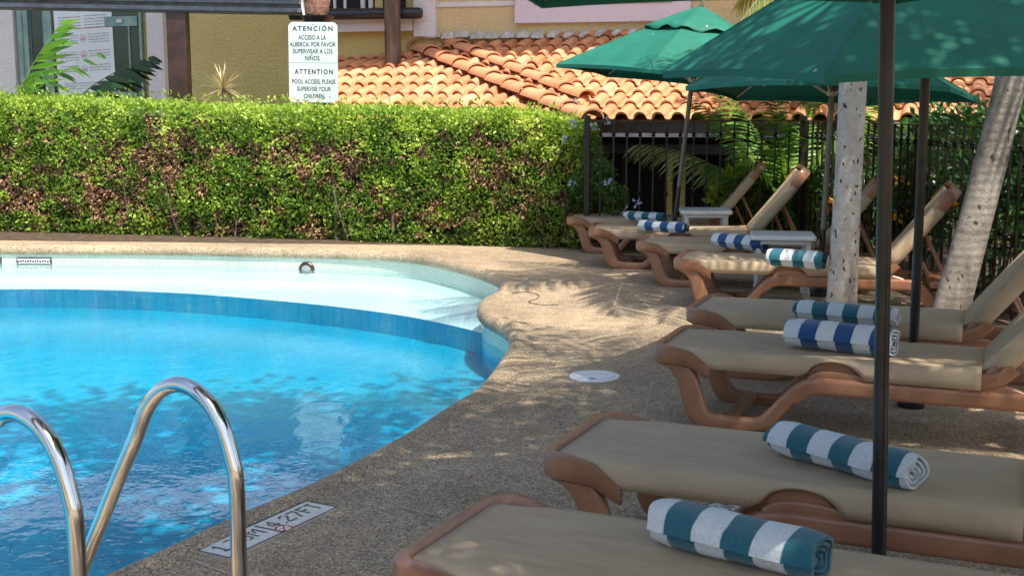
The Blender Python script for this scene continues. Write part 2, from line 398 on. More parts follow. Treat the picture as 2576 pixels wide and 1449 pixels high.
# ------------------------------------------------------------------ pool and deck
lip_px = [(400, 633), (640, 638), (859, 643), (1036, 654), (1143, 676), (1214, 698), (1258, 720)]
pen_px = [(1240, 738), (1212, 750), (1201, 772), (1212, 792), (1240, 806), (1268, 822), (1284, 843), (1281, 866), (1259, 900), (1226, 945), (1185, 985),
          (1125, 1020), (1037, 1078), (948, 1127), (859, 1174), (770, 1220), (611, 1284), (480, 1345), (360, 1400), (240, 1452)]
far = [(-12.0, 11.4), (-11.0, 13.0), (-9.2, 13.7), (-7.4, 13.95)] + [tuple(G(0, 631, -.05)[:2])] + [tuple(G(x, y, -.05)[:2]) for x, y in lip_px]
near = [tuple(G(x, y, 0)[:2]) for x, y in pen_px]
tail = [(-2.0, 2.9), (-3.0, 1.6), (-5, .6), (-8, .4), (-10.8, 2.5), (-12.3, 6.5)]
lip = [np.array(p[:2]) for p in spline(far + near + tail, 6, True)]
# even out
def resample(pts, n):
    P_ = np.array(pts + [pts[0]]); d = np.r_[0, np.cumsum(np.linalg.norm(np.diff(P_, axis=0), axis=1))]
    t = np.linspace(0, d[-1], n, endpoint=False)
    return np.stack([np.interp(t, d, P_[:, 0]), np.interp(t, d, P_[:, 1])], 1)
lip = resample(lip, 420)
for _ in range(2): lip = (np.roll(lip, 1, 0) + lip * 2 + np.roll(lip, -1, 0)) / 4
tan = np.roll(lip, -1, 0) - np.roll(lip, 1, 0); tan /= np.linalg.norm(tan, axis=1)[:, None]
area = 0.5 * np.sum(lip[:, 0] * np.roll(lip[:, 1], -1) - np.roll(lip[:, 0], -1) * lip[:, 1])
outn = np.stack([tan[:, 1], -tan[:, 0]], 1) * (1 if area > 0 else -1)       # points out of the pool
arc = np.r_[0, np.cumsum(np.linalg.norm(np.diff(lip, axis=0), axis=1))]
def ring(d, z): p = lip + outn * d; return np.c_[p, np.full(len(p), z)]
NL = len(lip)
def strips(name, prof, m, uv=False, smooth=True):
    V = np.concatenate([ring(d, z) for d, z in prof]); Fc = []
    for i in range(len(prof) - 1):
        for k in range(NL):
            Fc.append((i * NL + k, i * NL + (k + 1) % NL, (i + 1) * NL + (k + 1) % NL, (i + 1) * NL + k))
    mb = MB(); mb.add(V, Fc); o = mb.build(name, m, smooth=smooth, fix=True)
    if uv:
        ul = o.data.uv_layers.new(name='UVMap')
        A = np.r_[arc, arc[-1] + np.linalg.norm(lip[-1] - lip[0])]
        for pl in o.data.polygons:
            ks = [o.data.loops[l].vertex_index % NL for l in pl.loop_indices]; wrap = 0 in ks and NL - 1 in ks
            for l in pl.loop_indices:
                vi = o.data.loops[l].vertex_index; k = vi % NL
                ul.data[l].uv = (A[NL] if (wrap and k == 0) else A[k], o.data.vertices[vi].co.z)
    return o
tag(strips('pool_coping', [(.16, 0), (.12, .010), (.08, .016), (.045, .014), (.02, .004), (.004, -.015), (-.006, -.04), (-.004, -.066), (.008, -.085), (.028, -.094), (.05, -.095)], M['deck']), kind='structure')
tag(strips('pool_tile_band', [(.03, -.094), (.03, -.275)], M['band'], True), kind='structure')
tag(strips('pool_wall', [(.03, -.275), (.03, -.45)], M['pool_blue'], False), kind='structure')
def fill(name, outer, z, m, hole=None):
    bm = bmesh.new()
    def loop(pts):
        vs = [bm.verts.new((p[0], p[1], z)) for p in pts]
        return [bm.edges.new((vs[i], vs[(i + 1) % len(vs)])) for i in range(len(vs))]
    e = loop(outer) + (loop(hole) if hole is not None else [])
    bmesh.ops.triangle_fill(bm, use_beauty=True, use_dissolve=False, edges=e)
    bmesh.ops.recalc_face_normals(bm, faces=bm.faces[:])
    if bm.faces and sum(f.normal.z for f in bm.faces) < 0: bmesh.ops.reverse_faces(bm, faces=bm.faces[:])
    me = bpy.data.meshes.new(name); bm.to_mesh(me); bm.free(); me.materials.append(m)
    o = bpy.data.objects.new(name, me); col.objects.link(o); return tag(o, kind='structure')
fill('ground', [(-300, -300), (300, -300), (300, 300), (-300, 300)], 0, M['deck'], ring(.16, 0)[:, :2])
fill('pool_floor', ring(.03, 0)[:, :2], -.45, M['pool_blue'])
fill('pool_water', ring(.029, 0)[:, :2], -.205, M['water'])
sh = [(-60, 728), (200, 728), (400, 735), (550, 744), (700, 757), (850, 772), (1000, 792), (1120, 815), (1210, 838), (1300, 870)]
shp = [tuple(p[:2]) for p in spline([G(x, y, -.262) for x, y in sh], 6)]
shp = [(-12.5, shp[0][1] - .6), (-9.5, shp[0][1] - .1)] + shp
lo = resample([tuple(p) for p in ring(.028, 0)[:, :2]], 420)
def inside(p, poly):
    x, y = p; c = False; n = len(poly)
    for i in range(n):
        x1, y1 = poly[i]; x2, y2 = poly[(i + 1) % n]
        if (y1 > y) != (y2 > y) and x < (x2 - x1) * (y - y1) / (y2 - y1) + x1: c = not c
    return c
shelf_poly = shp + [(1.4, 9.6), (1.2, 11.0), (0.2, 12.0), (-.9, 14.4), (-13.5, 14.6), (-13.5, 9)]
o = MB().prism(shelf_poly, -.448, -.262).build('pool_shelf', M['pool_blue']); tag(o, kind='structure')
o.data.materials.append(M['pool_white'])
for pl in o.data.polygons:
    if pl.normal.z > .9: pl.material_index = 1
# soil beds
bed = MB()
bed.add([(-14, 15.2, .004), (.9, 13.75, .004), (3.0, 13.25, .004), (3.25, 10.5, .004), (3.75, 6, .004), (4.4, 2, .004), (40, 2, .004), (40, 45, .004), (-40, 45, .004), (-40, 15.2, .004)], [tuple(range(10))])
tag(bed.build('planting_soil', M['soil']), kind='structure')
jl = MB()
def jline(pts, wd=.006):
    for i in range(len(pts) - 1):
        a = np.array(G(*pts[i])[:2]); b = np.array(G(*pts[i + 1])[:2]); d = (b - a) / np.linalg.norm(b - a); n = np.array([-d[1], d[0]]) * wd / 2
        jl.add([(*(a + n), .003), (*(a - n), .003), (*(b - n), .003), (*(b + n), .003)], [(0, 1, 2, 3)])
jline([(900, 1222), (1020, 1280), (1250, 1330)]); jline([(430, 1390), (520, 1425), (600, 1450)]); jline([(1010, 1105), (1200, 1160), (1400, 1215)], .004)
jline([(1545, 770), (1600, 785), (1660, 795)], .02); jline([(1562, 720), (1545, 770)], .014); jline([(1640, 960), (1625, 1040), (1600, 1130)], .004)  # the wider strips paint the edge of a sunlit gap between parasol shadows
tag(jl.build('deck_joints_sun_strips', M['joint'], fix=False), kind='structure')

# ------------------------------------------------------------------ foliage helpers
def leaves(name, pts, nrm, size, m, parent=None, aspect=.5, tone=None, up=.3, spread=.9, fold=.25, jit=.35):
    pts = np.asarray(pts, float); nrm = np.asarray(nrm, float); n = len(pts)
    d = nrm + rng.normal(0, spread, (n, 3)) + np.array([0, 0, up]); d /= np.linalg.norm(d, axis=1)[:, None]
    r = rng.normal(0, 1, (n, 3)); s = np.cross(d, r); s /= np.linalg.norm(s, axis=1)[:, None] + 1e-9
    u = np.cross(s, d)
    L = (size * (1 + rng.uniform(-jit, jit, n)))[:, None]; W = L * aspect * .5
    b = pts; t = pts + d * L - u * L * .12; c = pts + d * L * .5
    l = c + s * W + u * W * fold; rr = c - s * W + u * W * fold
    V = np.stack([b, l, t, rr], 1).reshape(-1, 3)
    me = bpy.data.meshes.new(name); me.vertices.add(4 * n); me.vertices.foreach_set('co', V.ravel())
    me.loops.add(4 * n); me.loops.foreach_set('vertex_index', np.arange(4 * n, dtype=np.int32))
    me.polygons.add(n); me.polygons.foreach_set('loop_start', np.arange(0, 4 * n, 4, dtype=np.int32)); me.polygons.foreach_set('loop_total', np.full(n, 4, np.int32))
    a = me.attributes.new('tone', 'FLOAT', 'FACE')
    tn = rng.uniform(0, 1, n) if tone is None else np.clip(tone, 0, 1)
    a.data.foreach_set('value', tn.astype(np.float32)); me.update(); me.validate(); me.materials.append(m)
    o = bpy.data.objects.new(name, me); col.objects.link(o)
    if parent: o.parent = parent
    return o
def n3(p, s): return mnoise.noise(Vector(p) * s)

# ------------------------------------------------------------------ hedge
hedge = empty('hedge', (-3, 14.9, 0)); tag(hedge, 'long clipped green hedge with brown dead patches behind the pool', 'hedge')
HF = [(-9.5, 16.0), (-6.45, 15.42), (-2.79, 14.62), (.45, 13.56), (.78, 13.5)]     # front foot line
def hfront(x): return np.interp(x, [p[0] for p in HF], [p[1] for p in HF])
def htop(x): return np.interp(x, [-9.5, -6.5, -2.8, -1, .3, .8], [1.72, 1.68, 1.535, 1.52, 1.50, 1.36])
HD = .75
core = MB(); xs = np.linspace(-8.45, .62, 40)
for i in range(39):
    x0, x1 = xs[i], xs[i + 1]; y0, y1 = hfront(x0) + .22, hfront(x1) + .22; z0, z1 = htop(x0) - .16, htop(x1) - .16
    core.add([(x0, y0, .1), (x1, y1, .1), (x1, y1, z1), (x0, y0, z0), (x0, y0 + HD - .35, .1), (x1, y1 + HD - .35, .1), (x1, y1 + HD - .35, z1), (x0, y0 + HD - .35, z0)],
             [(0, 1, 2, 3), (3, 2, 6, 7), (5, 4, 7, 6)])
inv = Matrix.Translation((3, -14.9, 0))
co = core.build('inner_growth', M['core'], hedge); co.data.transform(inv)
N = 70000
X = rng.uniform(-8.5, .95, N); Z = rng.uniform(0, 1, N) ** .9
zt = htop(X); z = Z * zt; y = hfront(X)
bul = np.array([n3((x, 3.1, zz), 2.2) * .10 + n3((x, 9.3, zz), 5.5) * .06 for x, zz in zip(X, z)])
dep = np.abs(rng.normal(0, .085, N))
endr = np.clip((X - .55) / .4, 0, 1) ** 2 * .35
topr = np.clip((z - zt + .14) / .14, 0, 1) ** 2 * .12
pf = np.c_[X, y - bul + dep + endr + topr - .02, z]
brown = np.array([n3((x * .8 + 4, 1.7, zz * 1.5), 1.5) * .6 + .6 * n3((x, 5.5, zz * 1.1), 4.0) + .7 * n3((x, 2.5, zz * .8), 11.0) for x, zz in zip(X, z)])
zr = z / zt
brown += np.interp(zr, [0, .12, .3, .65, .8, .92, 1], [-.35, -.05, .22, .16, -.10, -.6, -1]) + rng.normal(0, .16, N)
hole = np.array([n3((x * 1.1, 8.8, zz), 3.4) for x, zz in zip(X, z)]) + rng.normal(0, .1, N)
keep = hole > -.58
isb = (brown > .20) & keep; isg = ~isb & keep
tn = .28 + .46 * zr ** 2.2 + rng.normal(0, .17, N) + .5 * np.array([n3((x, .3, zz), 3.0) for x, zz in zip(X, z)]) - dep * .9 + (X > -.8) * .06  # deeper leaves get a darker tone: shade inside the hedge painted in
nf = np.tile([-.12, -1, .15], (N, 1))
Nt = 24000
Xt = rng.uniform(-8.5, .85, Nt); yt = hfront(Xt) + rng.uniform(-.03, HD, Nt)
zt2 = htop(Xt) + np.array([n3((x, yy, 2), 2.6) * .05 + n3((x, yy, 5), 9) * .035 for x, yy in zip(Xt, yt)]) - np.abs(rng.normal(0, .05, Nt)) + (rng.uniform(0, 1, Nt) > .94) * rng.uniform(0, .13, Nt)
pt = np.c_[Xt, yt, zt2]
off = np.array([-3, 14.9, 0])
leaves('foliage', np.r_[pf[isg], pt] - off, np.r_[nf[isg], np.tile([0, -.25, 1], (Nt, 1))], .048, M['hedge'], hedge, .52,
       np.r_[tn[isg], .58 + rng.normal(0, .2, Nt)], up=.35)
leaves('dead_foliage', pf[isb] + [0, .03, 0] - off, nf[isb], .052, M['dead'], hedge, .45, None, up=-.6, spread=.7)
for k in range(14):
    x = rnd.uniform(-7.2, .7); yy = hfront(x) + rnd.uniform(.02, .2); h = rnd.uniform(.25, 1.15)
    p = [(x, yy, 0)]
    for j in range(4): p.append((p[-1][0] + rnd.uniform(-.06, .06), p[-1][1] + rnd.uniform(-.05, .03), p[-1][2] + h / 4))
    MB().tube([np.array(q) - off for q in p], [.014, .012, .009, .007, .004], 5).build('stem', M['stem'], hedge, smooth=True)
for (px, h) in ((845, .62), (718, .5), (993, .66)):
    g = G(px, 606); MB().box(g[0] - .014 - off[0], g[0] + .014 - off[0], hfront(g[0]) + .03 - off[1], hfront(g[0]) + .06 - off[1], 0, h).build('stake', M['stem'], hedge)

# ------------------------------------------------------------------ sun loungers
SL, BL, W2, SH, BA = 1.5, .74, .31, .38, R(51)
def make_lounger():
    root = empty('sun_lounger')
    # seat sling: lengthwise x, across y; edges wrap down over the side rails
    def sling_grid(L, depth, notch, taper0, taper1, nx=44):
        V = []; Fc = []; ys = []
        half = W2 - .028
        s = [(-half - .024, -1), (-half - .026, -.6), (-half - .02, -.22), (-half - .006, -.04), (-half + .02, 0)] + [(half * k / 5 * 1.0 - 0, 0) for k in range(-4, 5)] + [(half - .02, 0), (half + .006, -.04), (half + .02, -.22), (half + .026, -.6), (half + .024, -1)]
        for i in range(nx + 1):
            x = L * i / nx; e0 = min(1, x / taper0) if taper0 else 1; e1 = min(1, (L - x) / taper1) if taper1 else 1
            k0 = e0 * e0 * (3 - 2 * e0); k1 = e1 * e1 * (3 - 2 * e1); d = depth * (.10 + .90 * k0) * (.15 + .85 * k1)
            pull = .055 * (1 - k0) + .03 * (1 - k1)
            for (c, r) in notch:
                q = abs(x - c) / r
                if q < 1: d = min(d, depth * (.92 - .80 * math.sqrt(1 - q * q)))
            for (yy, zz) in s:
                sag = -.012 * math.cos(yy / W2 * 1.5) * math.sin(math.pi * min(1, max(0, x / L)))
                sg = 1 if yy > 0 else -1
                V.append((x, yy - sg * pull * min(1, abs(yy) / half), zz * d + (sag if zz == 0 else 0)))
        m = len(s)
        for i in range(nx):
            for j in range(m - 1): Fc.append((i * m + j, i * m + j + 1, (i + 1) * m + j + 1, (i + 1) * m + j))
        return V, Fc
    V, Fc = sling_grid(SL - .02, .088, [(.83, .125)], .24, 0)
    mb = MB(); mb.add([(x + .055, yy, zz + SH) for x, yy, zz in V], Fc); sl = mb.build('seat_sling', M['sling'], root, smooth=True, fix=False, angle=60)
    so = sl.modifiers.new('thickness', 'SOLIDIFY'); so.thickness = .004
    V, Fc = sling_grid(BL, .092, [], .12, .16, 24)
    ca, sa = math.cos(BA), math.sin(BA)
    mb = MB(); mb.add([(SL + .035 + x * ca - zz * sa, yy, SH - .004 + x * sa + zz * ca) for x, yy, zz in V], Fc)
    bs = mb.build('backrest_sling', M['sling'], root, smooth=True, fix=False, angle=60)
    so = bs.modifiers.new('thickness', 'SOLIDIFY'); so.thickness = .004
    # foot bar: a rounded lip round the front corners
    c = []; r = .075
    for k in range(7):
        a = R(180 - 90 * k / 6 - 0); 
        c.append((.0 + r + r * math.cos(a) + .03, (W2 - r) + r * math.sin(a)))
    pl = [(.30, W2 - .012), (.2, W2 - .004)] + [(x, yy) for x, yy in reversed(c)] 
    pl = pl + [(x, -yy) for x, yy in reversed(pl)]
    V = []; Fc = []; sec = [(-.028, .0), (-.030, -.035), (-.026, -.07), (-.012, -.082), (.016, -.078), (.026, -.05), (.026, -.012), (.014, .008), (-.012, .010)]
    n = len(sec)
    for i, p in enumerate(pl):
        a = Vector(pl[max(0, i - 1)]); b = Vector(pl[min(len(pl) - 1, i + 1)]); t = (b - a).normalized(); nn = Vector((-t.y, t.x))
        q = min(1, max(0, (p[0] - .10) / .2)); 
        for (u, v) in sec:
            V.append((p[0] - nn.x * u * -1 * (1 - .3 * q), p[1] + nn.y * u * (1 - .3 * q), SH + .004 + v * (1 - .25 * q) - .085 * q * q))
    for i in range(len(pl) - 1):
        for k in range(n): Fc.append((i * n + k, i * n + (k + 1) % n, (i + 1) * n + (k + 1) % n, (i + 1) * n + k))
    Fc += [tuple(range(n)), tuple(range((len(pl) - 1) * n, len(pl) * n))]
    MB().add(V, Fc).build('foot_bar', M['resin'], root, smooth=True, angle=50)
    sec = rrect(.062, .098, .026); secr = rrect(.058, .085, .022)
    for sg in (-1, 1):
        yy = sg * (W2 - .028)
        pth = spline([(.06, yy, .335), (.13, yy, .305), (.185, yy, .235), (.215, yy, .14), (.24, yy, .07), (.29, yy, .034), (.38, yy, .03), (.50, yy, .03), (.565, yy, .045), (.62, yy, .10), (.70, yy, .195), (.76, yy, .24)], 4)
        n = len(pth); scl = [(1, .80 + .35 * math.sin(math.pi * min(1, i / n * 1.6))) if i < n * .45 else (1, .72) for i in range(n)]
        # smooth the scale
        sv = [s_[1] for s_ in scl]
        for _ in range(6): sv = [sv[0]] + [(sv[i - 1] + sv[i] + sv[i + 1]) / 3 for i in range(1, n - 1)] + [sv[-1]]
        MB().sweep(pth, sec, scale=[(1, s_) for s_ in sv]).build('leg', M['resin'], root, smooth=True, angle=60)
        pth = spline([(.70, yy, .185), (.76, yy, .232), (.84, yy, .248), (1.0, yy, .248), (1.4, yy, .248), (1.70, yy, .248), (1.78, yy, .243), (1.84, yy, .21), (1.90, yy, .13), (1.97, yy, .02)], 4)
        MB().sweep(pth, secr).build('side_rail', M['resin'], root, smooth=True, angle=60)
        hb = MB()                                            # ridge along the rail and raised shoulders
        hb.sweep(spline([(.78, yy - sg * .004, .27), (.83, yy - sg * .004, .30), (.95, yy - sg * .004, .302), (1.02, yy - sg * .004, .287), (1.06, yy - sg * .004, .275)], 3), rrect(.04, .05, .015))
        hb.build('shoulder', M['resin'], root, smooth=True, angle=50); hb = MB()
        hb.sweep(spline([(1.40, yy - sg * .004, .272), (1.45, yy - sg * .004, .298), (1.60, yy - sg * .004, .30), (1.66, yy - sg * .004, .288), (1.71, yy - sg * .004, .272)], 3), rrect(.04, .05, .015))
        hb.build('shoulder', M['resin'], root, smooth=True, angle=50); hb = MB()
        arcp = [(.885 - .105 * math.cos(R(a)), yy + sg * .004, .295 + .07 * math.sin(R(a))) for a in range(0, 181, 12)]
        k = len(arcp); V = [p for p in arcp] + [(p[0], p[1] - sg * .045, p[2]) for p in arcp]
        hb.add(V, [tuple(range(k)), tuple(range(2 * k - 1, k - 1, -1))] + [(i, i + 1, k + i + 1, k + i) for i in range(k - 1)] + [(k - 1, 0, k, 2 * k - 1)])
        hb.build('side_disc', M['resin'], root, smooth=True, angle=50)
        # inner seat rail under the cloth
        MB().sweep([(.2, yy - sg * .02, .325), (SL + .05, yy - sg * .02, .325)], rrect(.035, .06, .012)).build('seat_rail', M['resin'], root, smooth=True, angle=60)
        # backrest side rail
        d = Vector((ca, 0, sa)); nn = Vector((-sa, 0, ca)); a = Vector((SL + .035, yy - sg * .016, SH - .004)) - nn * .052
        MB().sweep([a - d * .03 - nn * .0, a + d * .2 - nn * .0, a + d * (BL - .0) - nn * .004], rrect(.04, .07, .014)).build('backrest_rail', M['resin'], root, smooth=True, angle=60)
        # hinge block
        MB().sweep([(SL - .06, yy, .305), (SL + .02, yy, .318), (SL + .12, yy, .35), (SL + .17, yy, .40)], rrect(.05, .07, .018)).build('hinge', M['resin'], root, smooth=True, angle=60)
        # prop
        top = a + d * .40 - nn * .03
        MB().tube([top - Vector((0, sg * .05, 0)), (SL + .52, yy - sg * .05, .29)], .015, 8).build('prop', M['resin'], root, smooth=True)
        MB().tube([top - Vector((0, sg * .05, 0)) - d * .12, (SL + .40, yy - sg * .05, .29)], .012, 8).build('prop', M['resin'], root, smooth=True)
    # head bar, wraps round the top corners
    hb = MB()
    path = [(.0, W2 - .012), (.10, W2 - .006), (.15, W2 - .03), (.172, W2 - .09), (.172, 0), (.172, -W2 + .09), (.15, -W2 + .03), (.10, -W2 + .006), (.0, -W2 + .012)]
    path = [tuple(p) for p in spline([(a_ + BL - .135, b_, 0) for a_, b_ in path], 3)]
    V = []; Fc = []; sec = [(-.016, .008), (.012, .010), (.019, .0), (.021, -.06), (.012, -.084), (-.014, -.084), (-.018, -.05)]; n = len(sec)
    for i, p in enumerate(path):
        a0 = Vector(path[max(0, i - 1)]); b0 = Vector(path[min(len(path) - 1, i + 1)]); t = (b0 - a0).normalized(); no = Vector((-t.y, t.x)) * -1 if False else Vector((-t.y, t.x))
        for (u, v) in sec:
            xx = p[0] + no.x * u; yv = p[1] + no.y * u
            V.append((SL + .035 + xx * ca - v * sa, yv, SH - .004 + xx * sa + v * ca))
    for i in range(len(path) - 1):
        for k in range(n): Fc.append((i * n + k, i * n + (k + 1) % n, (i + 1) * n + (k + 1) % n, (i + 1) * n + k))
    Fc += [tuple(range(n)), tuple(range((len(path) - 1) * n, len(path) * n))]
    hb.add(V, Fc).build('head_bar', M['resin'], root, smooth=True, angle=50)
    cb = MB(); cb.sweep([(1.80, -W2 + .03, .24), (1.80, W2 - .03, .24)], rrect(.06, .07, .015), side=(1, 0, 0)).build('crossbar', M['resin'], root, smooth=True, angle=60)
    cb = MB(); cb.box(1.9, 2.08, -W2 + .01, W2 - .01, .23, .285).build('tail_shelf', M['resin'], root, bevel=.015)
    MB().sweep([(.40, -W2 + .03, .045), (.40, W2 - .03, .045)], rrect(.07, .03, .01), side=(1, 0, 0)).build('crossbar', M['resin'], root, smooth=True, angle=60)
    return root
LG = [  # near front corner (x, y), yaw, label
    ((-.335, 3.07), -25, 'nearest tan sling sun lounger, cut off by the bottom edge, teal towel on it'),
    ((.085, 4.07), -23.5, 'tan sling sun lounger just behind the nearest one, teal towel unrolled at one end'),
    ((.68, 5.98), -22, 'brown framed sun lounger with a blue towel, behind the white drain lid'),
    ((1.00, 7.10), -21, 'tan lounger whose backrest runs off the right edge, teal towel beside the pole'),
    ((1.24, 9.48), -16, 'sunlit lounger behind the pale palm trunk, with a crumpled teal towel'),
    ((1.07, 10.72), -16, 'lounger with a blue towel partly hidden by the white table in front'),
    ((.73, 11.88), -8, 'second farthest lounger, with a blue towel and clear view of its looped front leg'),
    ((.57, 13.15), -9, 'farthest sun lounger, against the iron fence, with a small teal towel'),
]
proto = None; lounger_frames = []
for i, ((x, y), yaw, lab) in enumerate(LG):
    o = make_lounger() if i == 0 else copy_tree(proto)
    proto = proto or o
    a = R(yaw); wv = np.array([-math.sin(a), math.cos(a)])
    o.location = (x + wv[0] * W2, y + wv[1] * W2, 0); o.rotation_euler = (0, 0, a)
    tag(o, lab, 'sun lounger', 'sun loungers in a row beside the pool')

# ------------------------------------------------------------------ rolled towels
def make_towel(m, L, r, seed):
    q = random.Random(seed); n = 110; turns = 3.6; pts = []
    th = .011 * r / .065
    for i in range(n + 1):
        t = i / n; a = t * turns * 2 * math.pi; rad = r * (.16 + .84 * t)
        pts.append((a, rad))
    ns = 22; V = []; Fc = []; m_ = len(pts)
    for side in (0, 1):
        for s_ in range(ns + 1):
            x = (s_ / ns - .5) * L
            e = abs(s_ / ns - .5) * 2
            for (a, rad) in pts:
                wob = 1 + .13 * mnoise.noise(Vector((x * 5 + seed, math.cos(a) * 1.2, math.sin(a) * 1.2)))
                rr = (rad - (th if side else 0) * .8) * wob * (1 - .10 * max(0, e - .8) / .2)
                yy = rr * math.cos(a - .6) * 1.10; zz = rr * math.sin(a - .6) * .92
                xo = (1 - rad / r) * .02 * (1 if x > 0 else -1) * e ** 6 + .006 * e ** 4 * math.sin(3 * a + seed)
                V.append((x - xo, yy + .010 * math.sin(x / L * 4 + seed), max(zz, -.80 * r) + .78 * r))
    K = (ns + 1) * m_
    for side in (0, 1):
        for s_ in range(ns):
            for j in range(m_ - 1):
                b = side * K + s_ * m_ + j; f = (b, b + 1, b + m_ + 1, b + m_); Fc.append(f if not side else f[::-1])
    for s_ in (0, ns):
        for j in range(m_ - 1):
            b = s_ * m_ + j; Fc.append((b, b + 1, K + b + 1, K + b))
    for s_ in range(ns):
        b = s_ * m_ + m_ - 1; Fc.append((b, b + m_, K + b + m_, K + b))
        b = s_ * m_; Fc.append((b, b + m_, K + b + m_, K + b))
    return MB().add(V, Fc).build('rolled_towel', m, smooth=True, angle=60)
TW = [((1665, 1345), (2065, 1452), 'teal', .076, 'teal and white rolled towel on the nearest lounger, cut by the photo edge'),
      ((1950, 1128), (2310, 1222), 'teal', .073, 'teal and white rolled towel crossing behind the near pole, spiral end showing'),
      ((1985, 862), (2250, 892), 'blue', .086, 'large blue and white rolled towel crossed by the near pole'),
      ((2000, 796), (2262, 818), 'teal', .068, 'teal and white towel just behind the large blue one'),
      ((1940, 664), (2068, 674), 'teal', .083, 'teal and white towel with a crumpled end, left of the pale trunk'),
      ((1800, 618), (1925, 630), 'blue', .080, 'blue and white towel half hidden behind the nearer white table'),
      ((1614, 577), (1726, 586), 'blue', .066, 'small blue and white towel on the second farthest lounger'),
      ((1574, 550), (1672, 556), 'teal', .060, 'small teal and white towel on the farthest lounger')]
for i, (a, b, cname, r, lab) in enumerate(TW):
    A = G(*a, SH + .01); B = G(*b, SH + .01); mid = (A + B) / 2; d = B - A
    o = make_towel(M['towel_' + cname], min(.56, max(.42, np.linalg.norm(d))), r, i * 3.3)
    o.location = (mid[0], mid[1], SH - .006); o.rotation_euler = (0, 0, math.atan2(d[1], d[0]))
    tag(o, lab, 'towel', 'rolled striped towels on the loungers')

# ------------------------------------------------------------------ side tables
def make_table():
    root = empty('side_table')
    t = MB(); h = .255; p = rrect(.52, .46, .04, 5)
    t.prism(p, .425, .462); t.build('table_top', M['plastic'], root, bevel=.012, seg=3)
    MB().prism(rrect(.45, .39, .03, 4), .395, .424).build('apron', M['plastic'], root, bevel=.004)
    for sx in (-1, 1):
        for sy in (-1, 1):
            pr = []; n = 20; V = []; Fc = []
            zs = [0, .02, .05, .055, .39, .398]; rs = [.024, .026, .026, .022, .026, .028]
            for z, r in zip(zs, rs):
                for k in range(n): 
                    a = 2 * math.pi * k / n; q = r * (1 if k % 2 or z < .056 else .9)
                    V.append((sx * .195 + q * math.cos(a), sy * .165 + q * math.sin(a), z))
            for i in range(5):
                for k in range(n): Fc.append((i * n + k, i * n + (k + 1) % n, (i + 1) * n + (k + 1) % n, (i + 1) * n + k))
            Fc += [tuple(range(n - 1, -1, -1)), tuple(range(5 * n, 6 * n))]
            MB().add(V, Fc).build('leg', M['plastic'], root)
    return root
t1 = make_table(); t1.scale = (1, 1, 1.12); t1.location = (2.24, 10.16, 0); t1.rotation_euler = (0, 0, R(-9)); tag(t1, 'nearer white plastic side table, in front of a blue towel', 'side table', 'white plastic side tables')
t2 = copy_tree(t1); t2.location = (1.98, 12.62, 0); t2.rotation_euler = (0, 0, R(-4)); tag(t2, 'farther white plastic side table, between the two farthest loungers', 'side table', 'white plastic side tables')

